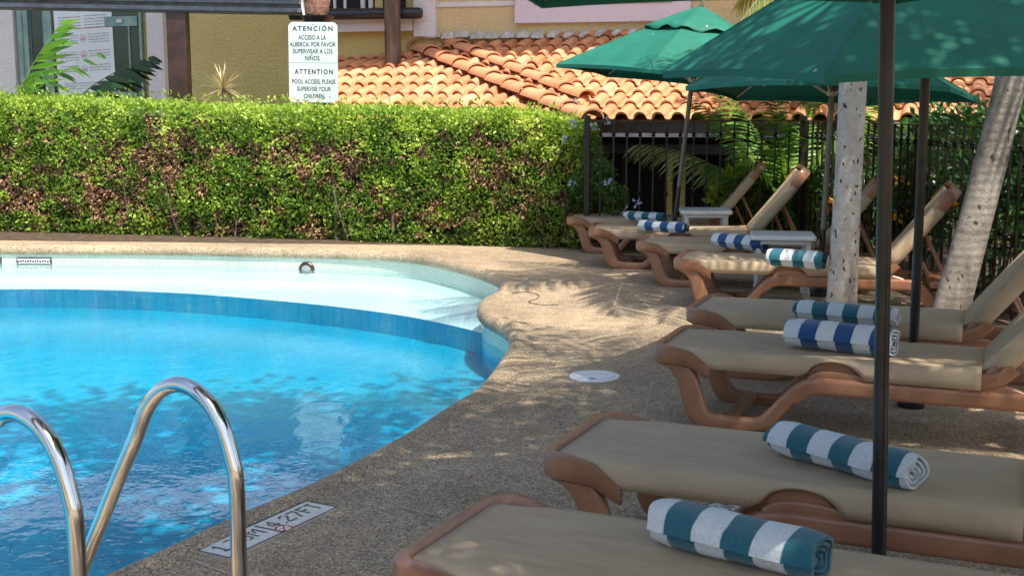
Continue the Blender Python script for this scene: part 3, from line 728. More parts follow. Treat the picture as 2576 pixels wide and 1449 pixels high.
# ------------------------------------------------------------------ parasols
def make_parasol(Rr, rise, rimz, rot, mats, black_top, pole_r=.0235, vent=.40):
    root = empty('parasol'); apex = rimz + rise
    def hz(t): return apex - .02 - rise * (t ** 1.08)
    NP, NR, NA = 6, 10, 8
    def pt(t, k, j, dz=0):
        a0 = rot + 2 * math.pi * k / NP; a1 = a0 + 2 * math.pi / NP; f = j / NA
        c = np.array([math.cos(a0), math.sin(a0)]) * (1 - f) + np.array([math.cos(a1), math.sin(a1)]) * f
        s = 4 * f * (1 - f); c = c * (1 + .0 * s)
        hem = .03 * s * t ** 3
        return (c[0] * Rr * t * (1 - .035 * s * t), c[1] * Rr * t * (1 - .035 * s * t), hz(t) - .045 * s * t * (1 - t) * 1.2 + hem * .6 + dz)
    V = []; Fc = []
    ts = [.30 + (1 - .30) * i / NR for i in range(NR + 1)]
    for dz in (0, -.004):
        for t in ts:
            for k in range(NP):
                for j in range(NA): V.append(pt(t, k, j, dz))
    m = NP * NA; K = m * (NR + 1)
    for s in (0, 1):
        for i in range(NR):
            for q in range(m):
                f = (s * K + i * m + q, s * K + i * m + (q + 1) % m, s * K + (i + 1) * m + (q + 1) % m, s * K + (i + 1) * m + q); Fc.append(f if not s else f[::-1])
    for i in (0, NR):
        for q in range(m): Fc.append((i * m + q, i * m + (q + 1) % m, K + i * m + (q + 1) % m, K + i * m + q))
    cano = MB().add(V, Fc).build('canopy', M['canvas'], root, smooth=True, angle=22)
    for k in range(NP): MB().tube([tuple(np.array(pt(t, k, 0)) + [0, 0, .001]) for t in ts], .0035, 5).build('seam', M['canvas'], cano, smooth=True)
    # hem strip
    V = []; Fc = []
    for dz, sc_ in ((.0, 1.0), (-.035, .997), (-.035, .990), (-.004, .990)):
        for k in range(NP):
            for j in range(NA):
                p = pt(1, k, j); V.append((p[0] * sc_, p[1] * sc_, p[2] + dz))
    for i in range(3):
        for q in range(m): Fc.append((i * m + q, i * m + (q + 1) % m, (i + 1) * m + (q + 1) % m, (i + 1) * m + q))
    MB().add(V, Fc).build('hem', M['canvas'], root, smooth=True, angle=40)
    # vent cap with a wavy free edge
    V = []; Fc = []; nr = 6
    for i in range(nr + 1):
        t = .02 + (vent - .02) * i / nr
        for k in range(NP):
            for j in range(NA):
                p = pt(t, k, j); e = (i / nr) ** 4
                V.append((p[0], p[1], p[2] + .035 + .02 * e * math.sin((k * NA + j) * 1.55 + 1) + .012 * e * math.sin((k * NA + j) * .7)))
    for i in range(nr):
        for q in range(m): Fc.append((i * m + q, i * m + (q + 1) % m, (i + 1) * m + (q + 1) % m, (i + 1) * m + q))
    Fc.append(tuple(range(m)))
    vc = MB().add(V, Fc).build('vent_cap', M['canvas'], root, smooth=True, angle=50)
    so = vc.modifiers.new('thickness', 'SOLIDIFY'); so.thickness = .004
    MB().tube([(0, 0, black_top), (0, 0, apex + .02)], pole_r, 20).build('upper_pole', mats[0], root, smooth=True)
    MB().tube([(0, 0, .06), (0, 0, black_top + .004)], pole_r * 1.03, 20).build('lower_pole', M['pole_black'], root, smooth=True)
    MB().lathe([(.012, 0), (.02, .02), (.03, .045), (.022, .07), (.006, .085)], 14, (0, 0, apex + .015)).build('finial', M['beige_metal'], root, smooth=True)
    MB().lathe([(pole_r + .003, 0), (pole_r + .022, .008), (pole_r + .022, .04), (pole_r + .004, .05)], 18, (0, 0, rimz - .05)).build('runner', M['beige_metal'], root, smooth=True)
    MB().lathe([(.07, 0), (.07, .03), (.045, .05), (.036, .06), (.034, .14), (.027, .14)], 28).build('base', M['pole_black'], root, smooth=True, angle=30)
    for k in range(NP):
        a = rot + 2 * math.pi * k / NP; c, s = math.cos(a), math.sin(a)
        rb = MB().tube([(c * Rr * t, s * Rr * t, hz(t) - .014 - .012 * (t < .1)) for t in (.05, .3, .6, .985)], .009, 6).build('rib', M['beige_metal'], root, smooth=True)
        MB().tube([(c * .035, s * .035, rimz - .03), (c * Rr * .5, s * Rr * .5, hz(.5) - .022)], .008, 6).build('strut', M['beige_metal'], rb, smooth=True)
    return root
PU = [ # x, y, R, rise, rim, rot, lean (x, y), pole mat, black top, label
    ((1.064, 3.40), 1.36, .70, 1.972, R(12), (-.028, 0), 'pole_bronze', .77, 'nearest green parasol, its thick dark pole crossing the photo and canopy above the frame'),
    ((2.09, 6.30), 1.30, .74, 1.77, R(-6), (-.02, -.05), 'pole_bronze', .80, 'large green parasol whose spotted canopy fills the top right'),
    ((2.55, 10.12), 1.20, .58, 1.69, R(0), (.04, .05), 'pole_grey', .55, 'green parasol seen from below, behind the pale palm trunk'),
    ((1.64, 12.70), 1.40, .70, 1.86, R(4), (.105, .0), 'pole_grey', .74, 'leaning green parasol with a frilled vent cap, in front of the tiled roof'),
]
for (x, y), Rr, rise, rim, rot, lean, pm, bt, lab in PU:
    o = make_parasol(Rr, rise, rim, rot, (M[pm],), bt, .0205 if y < 4 else .0235)
    o.location = (x, y, 0); o.rotation_euler = (-lean[1], lean[0], 0)
    tag(o, lab, 'parasol', 'green parasols between the loungers')

# ------------------------------------------------------------------ pool ladder, deck fittings
lad = empty('pool_ladder', (-1, 3.2, 0)); tag(lad, 'polished steel pool ladder with two arched handrails at the near edge', 'pool ladder')
hdir = np.array([-.88, .475])
def rail(px, py):
    pr = [(0, 0), (0, .25), (0, .50), (.012, .58), (.05, .685), (.11, .75), (.19, .777), (.27, .75), (.33, .685), (.38, .59), (.45, .47), (.60, .20), (.80, -.14), (.95, -.40), (.99, -.55), (.99, -1.1)]
    p = spline([(px + hdir[0] * t + 1, py + hdir[1] * t - 3.2, z) for t, z in pr], 6)
    MB().tube(p, .0225, 22).build('handrail', M['steel'], lad, smooth=True)
    MB().lathe([(.05, 0), (.05, .008), (.03, .02), (.024, .022)], 20, (px + 1, py - 3.2, 0)).build('flange', M['steel'], lad, smooth=True)
rail(-.766, 3.31); rail(-1.098, 2.98)
for z in (-.5, -.8):
    a = np.array([-.766, 3.31]) + hdir * .99; b = np.array([-1.098, 2.98]) + hdir * .99
    c = (a + b) / 2; ang = math.atan2(b[1] - a[1], b[0] - a[0]); L = np.linalg.norm(b - a)
    MB().box(-L / 2, L / 2, -.04, .04, -.012, .012, M=Matrix.Translation((c[0] + 1, c[1] - 3.2, z)) @ Matrix.Rotation(ang, 4, 'Z')).build('tread', M['plastic'], lad, bevel=.005)
FONT = {'1': ['010', '110', '010', '010', '010', '010', '111'], '3': ['1110', '0001', '0001', '0110', '0001', '0001', '1110'], '0': ['0110', '1001', '1001', '1001', '1001', '1001', '0110'],
        'M': ['10001', '11011', '10101', '10101', '10001', '10001', '10001'], '4': ['0010', '0110', '1010', '1010', '1111', '0010', '0010'], '2': ['0110', '1001', '0001', '0010', '0100', '1000', '1111'],
        '7': ['1111', '0001', '0001', '0010', '0010', '0100', '0100'], 'F': ['1111', '1000', '1000', '1110', '1000', '1000', '1000'], 'T': ['111', '010', '010', '010', '010', '010', '010'],
        '.': ['0', '0', '0', '0', '0', '0', '1'], '|': ['1'] * 9}
def make_marker(name, loc, ang, label, symbol=True):
    root = empty(name, loc, ang); tag(root, label, 'depth marker', 'mosaic depth markers set in the deck')
    p = .0110; W_, H_ = 58, 15
    MB().box(-W_ * p / 2, W_ * p / 2, -H_ * p / 2, H_ * p / 2, -.01, .004).build('mosaic', M['marker_white'], root)
    ink = MB()
    def dot(ix, iy):
        x = (ix - W_ / 2) * p; y = (H_ / 2 - iy) * p; ink.add([(x + .001, y - .001, .0055), (x + p - .001, y - .001, .0055), (x + p - .001, y - p + .001, .0055), (x + .001, y - p + .001, .0055)], [(3, 2, 1, 0)])
    for i in range(W_): dot(i, 0); dot(i, H_ - 1)
    for j in range(1, H_ - 1): dot(0, j); dot(W_ - 1, j)
    x = 4
    for ch in '1.30M|4.27FT':
        g = FONT[ch]; y0 = 2 if ch == '|' else 3; x += ch == '|'
        for r_, row in enumerate(g):
            for c_, b in enumerate(row):
                if b == '1': dot(x + c_, y0 + r_)
        x += len(g[0]) + 1 + (ch == '|')
    ink.build('numerals', M['ink'], root, fix=False)
    if symbol:
        s = MB(); n = 28; cx, cy = .01, -.056
        def annul(r0, r1, z, mm, nm):
            b = MB(); V = [(cx + r * math.cos(2 * math.pi * k / n), cy + r * math.sin(2 * math.pi * k / n), z) for r in (r0, r1) for k in range(n)]
            b.add(V, [(k, (k + 1) % n, n + (k + 1) % n, n + k) for k in range(n)]); return b
        b = MB(); b.add([(cx + .034 * math.cos(2 * math.pi * k / n), cy + .034 * math.sin(2 * math.pi * k / n), .0075) for k in range(n)], [tuple(range(n))]); b.build('symbol_disc', M['lid'], root, fix=False)
        b = annul(.026, .034, .009, None, None)
        for a, l in ((R(45), .027),):
            d = Vector((math.cos(a), math.sin(a))); q = Vector((-d.y, d.x)) * .003
            b.add([(cx - d.x * l - q.x, cy - d.y * l - q.y, .0095), (cx - d.x * l + q.x, cy - d.y * l + q.y, .0095), (cx + d.x * l + q.x, cy + d.y * l + q.y, .0095), (cx + d.x * l - q.x, cy + d.y * l - q.y, .0095)], [(0, 1, 2, 3)])
        b.build('symbol_ring', M['red'], root, fix=False)
        b = MB(); b.add([(cx - .018, cy + .010, .0085), (cx - .014, cy + .013, .0085), (cx + .016, cy - .012, .0085), (cx + .012, cy - .014, .0085)], [(0, 3, 2, 1)]); b.build('symbol_figure', M['ink'], root, fix=False)
    return root
mk = [G(480, 1386), G(570, 1411), G(861, 1278), G(773.5, 1256)]
mc = sum(mk) / 4; ma = math.atan2((mk[3] - mk[0])[1], (mk[3] - mk[0])[0])
make_marker('depth_marker', (mc[0], mc[1], 0), ma, 'mosaic depth marker with a red symbol, beside the ladder')
g = G(1803, 1268); make_marker('depth_marker', (g[0] + .12, g[1] + .02, 0), ma - R(20), 'mosaic depth marker half hidden under the two nearest loungers', False)
g = G(1496, 948); lid = empty('drain_lid', (g[0], g[1], 0)); tag(lid, 'round white plastic drain lid set in the deck', 'drain lid')
MB().lathe([(.148, -.01), (.148, .006), (.142, .011), (.0005, .012)], 48).build('cover', M['lid'], lid, smooth=True, angle=30)
MB().ring(.115, .121, .009, .0135).build('rim_groove', M['plastic'], lid)
MB().box(-.04, .0, -.10, -.09, .0115, .0138).build('slot', M['ink'], lid)
# fittings in the waterline tile
def on_wall(px, py, z):                 # point of the tile band seen at a photo position
    g = G(px, py, z)[:2]; rg = lip + outn * .03
    k = int(np.argmin(np.linalg.norm(rg - g, axis=1))); return k, rg[k]
k, p = on_wall(826, 655, -.19)
lt = empty('pool_light', (p[0], p[1], -.225), math.atan2(-outn[k][1], -outn[k][0])); lt.scale = (.8, .8, .8); tag(lt, 'round pool light half under water in the far tile band', 'pool light')
b = MB(); b.lathe([(.115, 0), (.115, .02), (.10, .032), (.085, .034)], 32); fr_ = b.build('rim', M['brown_steel'], lt, smooth=True, angle=30); fr_.rotation_euler = (0, R(90), 0)
b = MB(); b.lathe([(.084, 0), (.084, .028), (.05, .042), (.001, .048)], 32); fr_ = b.build('lens', m_noise('light lens', (.20, .22, .22), (.30, .32, .32), 9, .2), lt, smooth=True, angle=30); fr_.rotation_euler = (0, R(90), 0)
for (px, wd, lab) in ((86, .40, 'dark bordered depth strip in the far tile band'), (-14, .26, 'depth strip in the tile band cut off by the left edge')):
    k, p = on_wall(px, 653, -.16); nn = -outn[k]
    o = empty('depth_strip', (p[0] + nn[0] * .004, p[1] + nn[1] * .004, -.165), math.atan2(nn[1], nn[0]) + R(90)); tag(o, lab, 'depth strip', 'depth strips in the waterline tiles')
    MB().box(-wd / 2, wd / 2, -.012, .004, -.036, .036).build('tile', M['ink'], o)
    MB().box(-wd / 2 + .012, wd / 2 - .012, -.0135, -.011, -.028, .022).build('inlay', M['lid'], o)
    b = MB()
    for i in range(int(wd / .028)): b.box(-wd / 2 + .012 + i * .028, -wd / 2 + .034 + i * .028, -.0155, -.0125, -.020 + .004 * (i % 3), .004 + .005 * ((i * 7) % 3))
    b.build('numerals', M['ink'], o)
# a fallen palm string and some leaf litter
tw = [G(x, y) for x, y in ((1288, 740), (1320, 736), (1352, 742), (1352, 752), (1330, 760), (1345, 766), (1375, 769), (1405, 768))]
tag(MB().tube(spline([(p[0], p[1], .006) for p in tw], 5), .0035, 6).build('fallen_twig', M['stem'], smooth=True), 'thin curled dry twig lying on the deck by the pool bend', 'twig')
lit = np.array([G(x, y, .004) for x, y in [(1392, 918), (1142, 1075), (710, 1414), (1606, 1010), (1735, 1043), (1460, 812), (1180, 1200), (1330, 1085), (1420, 690), (1250, 640), (1555, 700), (980, 1330), (1540, 900), (1685, 1010)]])
lv = leaves('leaf_litter', lit, np.tile([1, .3, 0], (len(lit), 1)), .022, M['dead'], None, .5, None, up=.05, spread=.3); tag(lv, 'scattered small dry leaves on the deck', 'leaf litter', kind='stuff')

# ------------------------------------------------------------------ iron fence
def picket(h, low):
    b = MB(); b.box(-.009, .009, -.009, .009, .04, h)
    pr = [(.010, 0), (.022, .006), (.026, .012), (.018, .018), (.014, .024), (.018, .03), (.026, .036), (.022, .042), (.010, .048)]
    b.lathe(pr, 10, (0, 0, h - .165))
    if low: b.lathe(pr, 10, (0, 0, h - .80))
    return b
FH = 1.41
def fence(name, A, B, label, posts=(0, 1), step=.14):
    A = np.array(A); B = np.array(B); L = np.linalg.norm(B - A); root = empty(name, (A[0], A[1], 0), math.atan2(B[1] - A[1], B[0] - A[0]))
    tag(root, label, 'fence', 'wrought iron fence sections')
    MB().box(.02, L - .02, -.02, .02, FH - .012, FH).build('rail', M['iron'], root)
    MB().box(.02, L - .02, -.015, .015, .08, .11).build('rail', M['iron'], root)
    for q in posts: MB().box(q * L - .032, q * L + .032, -.032, .032, 0, FH + .05).build('post', M['iron'], root, bevel=.004)
    n = int(L / step); ma_ = picket(FH - .01, False).build('picket', M['iron'], root, smooth=True, angle=30); mb_ = picket(FH - .01, True).build('picket', M['iron'], root, smooth=True, angle=30)
    for i in range(1, n):
        x = L * i / n
        if i == 1: o = ma_
        elif i == 2: o = mb_
        else:
            o = (mb_ if i % 2 == 0 else ma_).copy(); col.objects.link(o)
        o.location = (x, 0, 0)
    return root
fence('iron_fence', (.815, 13.42), (3.06, 13.05), 'dark iron fence section behind the farthest loungers, below the tiled eave', (0,))
fence('iron_fence', (3.06, 13.05), (4.0, 5.4), 'dark iron fence section running along the right behind the palm trunks', (0, 1))

# ------------------------------------------------------------------ buildings
BY = R(-14)                              # building yaw
O = np.array([1.60, 18.35]); ea = np.array([math.cos(BY), math.sin(BY)]); eb = np.array([-math.sin(BY), math.cos(BY)])
def Wl(px, py, beta=0.0):                # (alpha, z) on the wall plane at local depth beta
    d = ray(px, py); o2 = O + eb * beta
    t = (o2 @ eb) / (d[:2] @ eb); p = d * t + np.array([0, 0, CAMZ])
    return (p[:2] - O) @ ea, p[2]
house = empty('house', (O[0], O[1], 0), BY); tag(house, 'yellow stucco hotel house with white trim, windows and balcony behind the hedge', 'house')
def hb(name, x0, y0, x1, y1, depth, m, back=0.0, bevel=0, front=None):   # a box on the wall given by its photo rectangle
    a0, z1 = Wl(x0, y0, -depth); a1, z0 = Wl(x1, y1, -depth)
    return MB().box(a0, a1, -depth, back, z0, z1).build(name, m, house, bevel=bevel)
aR = Wl(3000, 100)[0]; aL = Wl(-500, 100)[0]; aC = Wl(1068, 60)[0]
MB().box(aC, aR + 3, 0, .3, 0, 6).build('wall', M['yellow'], house)
MB().box(aL - 3, aC - .002, .004, .3, 0, 6).build('wall', M['shaded'], house)
hb('pilaster', 1038, -160, 1096, 92, .14, M['white_wall'])
hb('string_course', 1097, 7, 1294, 15, .03, M['white_wall'])
hb('window_surround', 1295, -260, 1737, 52, .10, M['lavender'])
wn = hb('window', 1345, -230, 1690, 6, .125, M['teal_frame'])
a0, z1 = Wl(1358, -220, -.13); a1, z0 = Wl(1678, 0, -.13); MB().box(a0, a1, -.131, -.1255, z0, z1).build('pane', M['glass'], wn)
hb('balcony_wall', 842, 40, 1037, 78, .16, M['white_wall'])
a0, zr = Wl(905, 34, -.5); a1, _ = Wl(1052, 34, -.5)
MB().tube([(a0 - 1.2, -.30, zr + .01), (a1 - .06, -.30, zr), (a1 - .01, -.30, zr), (a1, -.30, zr)], [.085, .085, .07, .03], 14).build('balcony_rail', M['black_rail'], house, smooth=True)
wn = hb('window', 800, -140, 1020, 30, .02, M['dark_int'])
for x in (836, 862, 905, 925):
    a0, z1 = Wl(x, -140, -.05); a1, z0 = Wl(x + (9 if x < 900 else 13), 28, -.05); MB().box(a0, a1, -.06, -.021, z0, z1).build('window_frame', M['white_wall'], wn)
a0, z1 = Wl(940, -140, -.05); a1, z0 = Wl(962, 28, -.05); MB().box(a0, a1, -.04, -.021, z0, z1).build('jamb', M['shaded'], wn)
# left window
hb('pilaster', 360, -120, 419, 300, .12, M['white_wall'])
hb('pilaster', -40, -120, 46, 300, .12, M['white_wall'])
win = hb('window', 47, -120, 359, 300, .015, M['teal_frame'])
def wb(name, x0, y0, x1, y1, d0, d1, m):
    a0, z1 = Wl(x0, y0, -d1); a1, z0 = Wl(x1, y1, -d1); return MB().box(a0, a1, -d1, -d0, z0, z1).build(name, m, win)
wb('pane', 68, -115, 118, 290, .016, .022, M['glass']); wb('pane', 119, -115, 262, 290, .016, .021, M['glass']); wb('pane', 262, 67, 356, 232, .016, .026, M['glass'])
wb('pane', 262, -110, 356, 40, .016, .024, M['glass'])
for r_ in ((48, -118, 56, 298), (59, -118, 67, 298), (359 - 12, -118, 359, 298)): wb('frame', *r_, .016, .08, M['teal_frame'])
wb('frame', 262, 43, 345, 66, .027, .05, M['teal_frame']); wb('frame', 262, 232, 345, 243, .027, .05, M['teal_frame']); wb('frame', 320, 43, 333, 245, .027, .045, M['teal_frame'])
wb('latch', 292, 49, 306, 58, .05, .075, M['plastic'])
# upper band, eave and roof edge above the frame
MB().box(aL - 3, aC + 1.0, -.10, .003, 3.35, 3.95).build('fascia_band', M['lavender'], house)
MB().box(aL - 3, aR + 3, -2.0, 1.0, 5.45, 5.60).build('eave', M['white_wall'], house)
MB().add([(aL - 3, -2.05, 5.60), (aR + 3, -2.05, 5.60), (aR + 3, 1.0, 6.7), (aL - 3, 1.0, 6.7), (aR + 3, 1.0, 5.6), (aL - 3, 1.0, 5.6)], [(0, 1, 2, 3), (1, 4, 2), (0, 3, 5), (3, 2, 4, 5)]).build('roof', M['terra'], house)
# poster on the window
pa = [Wl(*p, -.03) for p in ((148.5, 241), (292 + .5, 233), (275, 22), (134, 22))]
po = empty('poster', (0, 0, 0)); tag(po, 'white health notice poster stuck on the window behind the palm fronds', 'poster')
p0 = np.array([pa[0][0], pa[0][1]]); ux = np.array(pa[1]) - p0; uy = np.array(pa[3]) - p0
ow = O + eb * -.034; po.location = (ow[0] + ea[0] * p0[0], ow[1] + ea[1] * p0[0], p0[1]); po.rotation_euler = (0, 0, BY)
def q2(u, v, d=0): w_ = ux * u + uy * v; return (w_[0], d, w_[1])
MB().add([q2(0, 0), q2(1, 0), q2(1, 1.0), q2(0, 1.0), q2(0, 0, .006), q2(1, 0, .006), q2(1, 1, .006), q2(0, 1, .006)], [(0, 1, 2, 3), (7, 6, 5, 4), (0, 4, 5, 1), (1, 5, 6, 2), (2, 6, 7, 3), (3, 7, 4, 0)]).build('sheet', M['paper'], po)
def text_mesh(txt, size, align='CENTER', spacing=1.0, bold=0.0):
    cu = bpy.data.curves.new('lettering', 'FONT'); cu.body = txt; cu.size = size; cu.align_x = align; cu.align_y = 'CENTER'; cu.space_character = spacing; cu.offset = bold
    cu.resolution_u = 3
    o = bpy.data.objects.new('tmp', cu); col.objects.link(o); bpy.context.view_layer.update()
    me = bpy.data.meshes.new_from_object(o.evaluated_get(bpy.context.evaluated_depsgraph_get())); bpy.data.objects.remove(o); bpy.data.curves.remove(cu)
    V = [tuple(v.co) for v in me.vertices]; Fc = [tuple(p.vertices) for p in me.polygons]; bpy.data.meshes.remove(me); return V, Fc
Hh = np.linalg.norm(uy); Ww = np.linalg.norm(ux)
def ptext(b, txt, u, v, h, align='CENTER', sp=1.0, bold=0, width=None):
    V, Fc = text_mesh(txt, h, align, sp, bold)
    if not V: return
    xs = [p[0] for p in V]
    k = 1 if width is None else width * Ww / max(1e-6, (max(xs) - min(xs)))
    b.add([q2(u + p[0] * k / Ww, v + p[1] / Hh, -.002) for p in V], Fc)
tx = MB(); rd = MB()
ptext(rd, 'IHG', .49, .955, .062, bold=.002)
for i, s in enumerate(['Por el bienestar de nuestros', 'huéspedes y equipo y siguiendo', 'con las últimas regulaciones de', 'las autoridades locales y de', 'gobierno, recomendamos:']): ptext(tx, s, .46, .885 - i * .033, .036, 'RIGHT', width=.38)
for i, s in enumerate(['For the well-being of our guests', 'and colleagues, and following', 'the latest Local Authority and', 'Government guidance, we', 'kindly encourage you to:']): ptext(tx, s, .52, .888 - i * .033, .036, 'LEFT', width=.40)
for j, (vy, ls, rs) in enumerate(((.64, ['Por favor, no ingrese si', 'presenta síntomas como', 'tos seca, fiebre o', 'problemas respiratorios'], ['Please do not enter if you are', 'experiencing any symptoms', 'including dry cough, fever', 'or shortness of breath']),
                               (.45, ['Por favor, en las áreas', 'públicas del hotel, utilice la', 'mascarilla cubriendo su boca', 'y nariz'], ['Please wear face coverings', 'over your nose and mouth in', 'public areas of the hotel']),
                               (.29, ['Por favor, respete las medidas', 'de distanciamiento', 'permanentemente'], ['Please be respectful of', 'physical distancing at all', 'times']))):
    for i, s in enumerate(ls): ptext(tx, s, .40, vy + .035 - i * .03, .032, 'RIGHT', width=.33)
    for i, s in enumerate(rs): ptext(tx, s, .57, vy + .04 - i * .03, .032, 'LEFT', width=.36)
    n = 20; r0, r1 = .052, .058; V = [q2(.485 + r * math.cos(2 * math.pi * k / n) / Ww, vy + r * math.sin(2 * math.pi * k / n) / Hh, -.002) for r in (r0, r1) for k in range(n)]
    tx.add(V, [(k, (k + 1) % n, n + (k + 1) % n, n + k) for k in range(n)])
    for s in (-1, 1):
        V = [q2(.485 + (s * .018 + .010 * math.cos(2 * math.pi * k / 8)) / Ww, vy + (.012 + .010 * math.sin(2 * math.pi * k / 8)) / Hh, -.002) for k in range(8)]; rd.add(V, [tuple(range(8))])
        V = [q2(.485 + (s * .018 + a_ * .014) / Ww, vy + b_ / Hh, -.002) for a_, b_ in ((-1, -.03), (1, -.03), (.6, -.003), (-.6, -.003))]; rd.add(V, [(0, 1, 2, 3)])
for i, s in enumerate(['PARA VER LA INFORMACIÓN MÁS RECIENTE', 'RECIENTE, POR FAVOR CONSULTE', 'WHO.INT Y LA AUTORIDAD LOCAL']): ptext(tx, s, .5, .125 - i * .03, .03, width=.76)
rd.add([q2(.02, .745, -.002), q2(.98, .745, -.002), q2(.98, .751, -.002), q2(.02, .751, -.002)], [(0, 1, 2, 3)])
tx.build('lettering', M['ink'], po, fix=False); rd.build('red_print', M['red'], po, fix=False)

# pergola with gutter beam and posts
pg = empty('pergola', (-4.5, 16.3, 0)); tag(pg, 'dark pergola gutter beam on posts in front of the yellow wall', 'pergola')
def bar(name, x0, x1, zt0, zt1, h, y0, y1, m):
    MB().add([(x0 + 4.5, y0, zt0 - h), (x1 + 4.5, y0, zt1 - h), (x1 + 4.5, y0, zt1), (x0 + 4.5, y0, zt0), (x0 + 4.5, y1, zt0 - h), (x1 + 4.5, y1, zt1 - h), (x1 + 4.5, y1, zt1), (x0 + 4.5, y1, zt0)],
             [(0, 1, 2, 3), (7, 6, 5, 4), (0, 4, 5, 1), (3, 2, 6, 7), (0, 3, 7, 4), (1, 5, 6, 2)]).build(name, m, pg)
xa, xb = -9.0, P(762, 30, 16.3)[0]
za = P(0, 24, 16.3)[2]; zb = P(762, 38, 16.3)[2]; sl_ = (zb - za) / (P(762, 30, 16.3)[0] - P(0, 30, 16.3)[0]); zA = za + (xa - P(0, 24, 16.3)[0]) * sl_
bar('gutter', xa, xb, zA + .022, zb + .022, .022, -.08, .14, M['beam']); bar('gutter_edge', xa, xb, zA + .075, zb + .075, .051, -.10, .14, M['beam_edge'])
bar('gutter_face', xa, xb, zA + .125, zb + .125, .048, -.07, .14, M['beam']); bar('gutter_edge', xa, xb, zA + .21, zb + .21, .084, -.11, .14, M['beam_edge'])
bar('roof_edge', xa, xb, zA + .80, zb + .80, .56, -.22, -.16, M['lavender'])
bar('roof_panel', xa, xb, zA + .30, zb + .30, .06, -.15, 1.1, M['beam'])
pp = P(446, 40, 16.33)
MB().box(pp[0] + 4.5 - .125, pp[0] + 4.5 + .125, -.06, .16, 0, zA + .05).build('post', M['brown_steel'], pg, bevel=.01)
pp = P(800, 50, 16.3); px0 = pp[0] + 4.5
MB().tube([(px0, 0, 0), (px0, 0, P(800, 58, 16.3)[2])], .17, 24).build('post', M['brown_steel'], pg, smooth=True)
MB().lathe([(.17, 0), (.21, .06), (.215, .085), (.15, .09)], 24, (px0, 0, P(800, 58, 16.3)[2])).build('post_cap', M['pole_black'], pg, smooth=True, angle=30)
zc = P(800, 58, 16.3)[2] + .09
MB().tube([(px0 - .02, 0, zc), (px0 - .01, 0, zc + .06), (px0 + .01, 0, zc + .2), (px0, 0, zc + .6)], [.13, .15, .155, .15], 16).build('log', M['log'], pg, smooth=True)
bt = MB(); bt.box(-.012, .012, -.1, .12, -.09, .26, M=Matrix.Translation((xb + 4.5 + .02, 0, zb + .03)) @ Matrix.Rotation(R(-10), 4, 'Y')); bt.build('end_plate', M['plastic'], pg)
# wooden column
cpx = P(987, 60, 17.35); wc = MB(); wc.tube([(0, 0, 0), (0, 0, 1), (.004, 0, 2), (0, 0, 3), (0, 0, 4.6)], [.125, .122, .121, .12, .118], 26)
wcol = wc.build('wooden_column', M['wood'], smooth=True); tag(wcol, 'weathered dark wooden column rising through the top of the tiled roof', 'column')

# pool rules sign
SG = empty('notice_sign'); tag(SG, 'pale rounded notice sign in Spanish and English above the hedge', 'sign')
sc_y = 15.85; c = P(788, 158, sc_y); kx = np.linalg.norm(P(851, 158, sc_y) - P(725, 158, sc_y)) / 126
SG.location = (c[0], sc_y, c[2]); SG.rotation_euler = (0, R(.6), R(-2))
pl = rrect(124 * kx, 199 * kx, 13 * kx, 6); n = len(pl)
MB().add([(x, 0, z) for x, z in pl] + [(x, .012, z) for x, z in pl], [tuple(range(n)), tuple(range(2 * n - 1, n - 1, -1))] + [(i, n + i, n + (i + 1) % n, (i + 1) % n) for i in range(n)]).build('panel', M['sign_panel'], SG)
sg = MB()
def sline(txt, cx, cy, wd, hpx, bold=.18, sp=1):
    V, Fc = text_mesh(txt, hpx * kx * 1.42, 'CENTER', sp, bold * kx); xs = [p[0] for p in V]; k = wd * kx / (max(xs) - min(xs)); m0 = (max(xs) + min(xs)) / 2
    sg.add([((p[0] - m0) * k + (cx - 788) * kx, -.002, p[1] - (cy - 158) * kx) for p in V], Fc)
sline('ATENCIÓN', 787, 75, 102, 11.5, .45, 1.35); sline('ACCESO A LA', 786, 97, 70, 11); sline('ALBERCA, POR FAVOR', 787, 114, 116, 11); sline('SUPERVISAR A LOS', 787, 131, 100, 11); sline('NIÑOS.', 787, 148, 39, 11)
sline('ATTENTION', 789, 181.5, 97, 11.5, .45, 1.35); sline('POOL ACCESS, PLEASE', 789, 206, 110, 10.5); sline('SUPERVISE YOUR', 789, 224, 86, 10.5); sline('CHILDREN.', 790, 242, 54, 10.5)
sg.build('lettering', M['ink'], SG, fix=False)
MB().box(-62 * kx, 62 * kx, -.0015, .0, -1.4 * kx, -.9 * kx).build('divider_line', M['ink'], SG)
for zz in (94, -82): MB().lathe([(.009, 0), (.007, .004), (.001, .005)], 8).build('screw', M['ink'], SG).location = (0, -.001, zz * kx)
MB().box(-.15, .15, .013, .30, -.05, .05).build('bracket', M['brown_steel'], SG)

# tiled annex roof
AY = R(-22); fa = np.array([math.cos(AY), math.sin(AY), 0]); fb = np.array([-math.sin(AY), math.cos(AY), 0])
KS = .37
ax = empty('tiled_pavilion', (1.4, 15.0, 0)); tag(ax, 'low pavilion with an orange barrel tile roof between hedge and house', 'pavilion')
axo = np.array([1.4, 15.0, 0])
class Plane:
    def __init__(s, p, down): s.p = np.array(p); s.d = np.array(down, float); s.d /= np.linalg.norm(s.d); h = np.array([s.d[0], s.d[1], 0]); h /= np.linalg.norm(h); s.a = np.array([-h[1], h[0], 0]); s.n = np.cross(s.a, s.d); s.n = s.n if s.n[2] > 0 else -s.n
    def hit(s, px, py):
        r = ray(px, py); o_ = np.array([0, 0, CAMZ]); t = ((s.p - o_) @ s.n) / (r @ s.n); return o_ + r * t
    def uv(s, q): return (q - s.p) @ s.a, (q - s.p) @ s.d
TP, TL = .235, .40
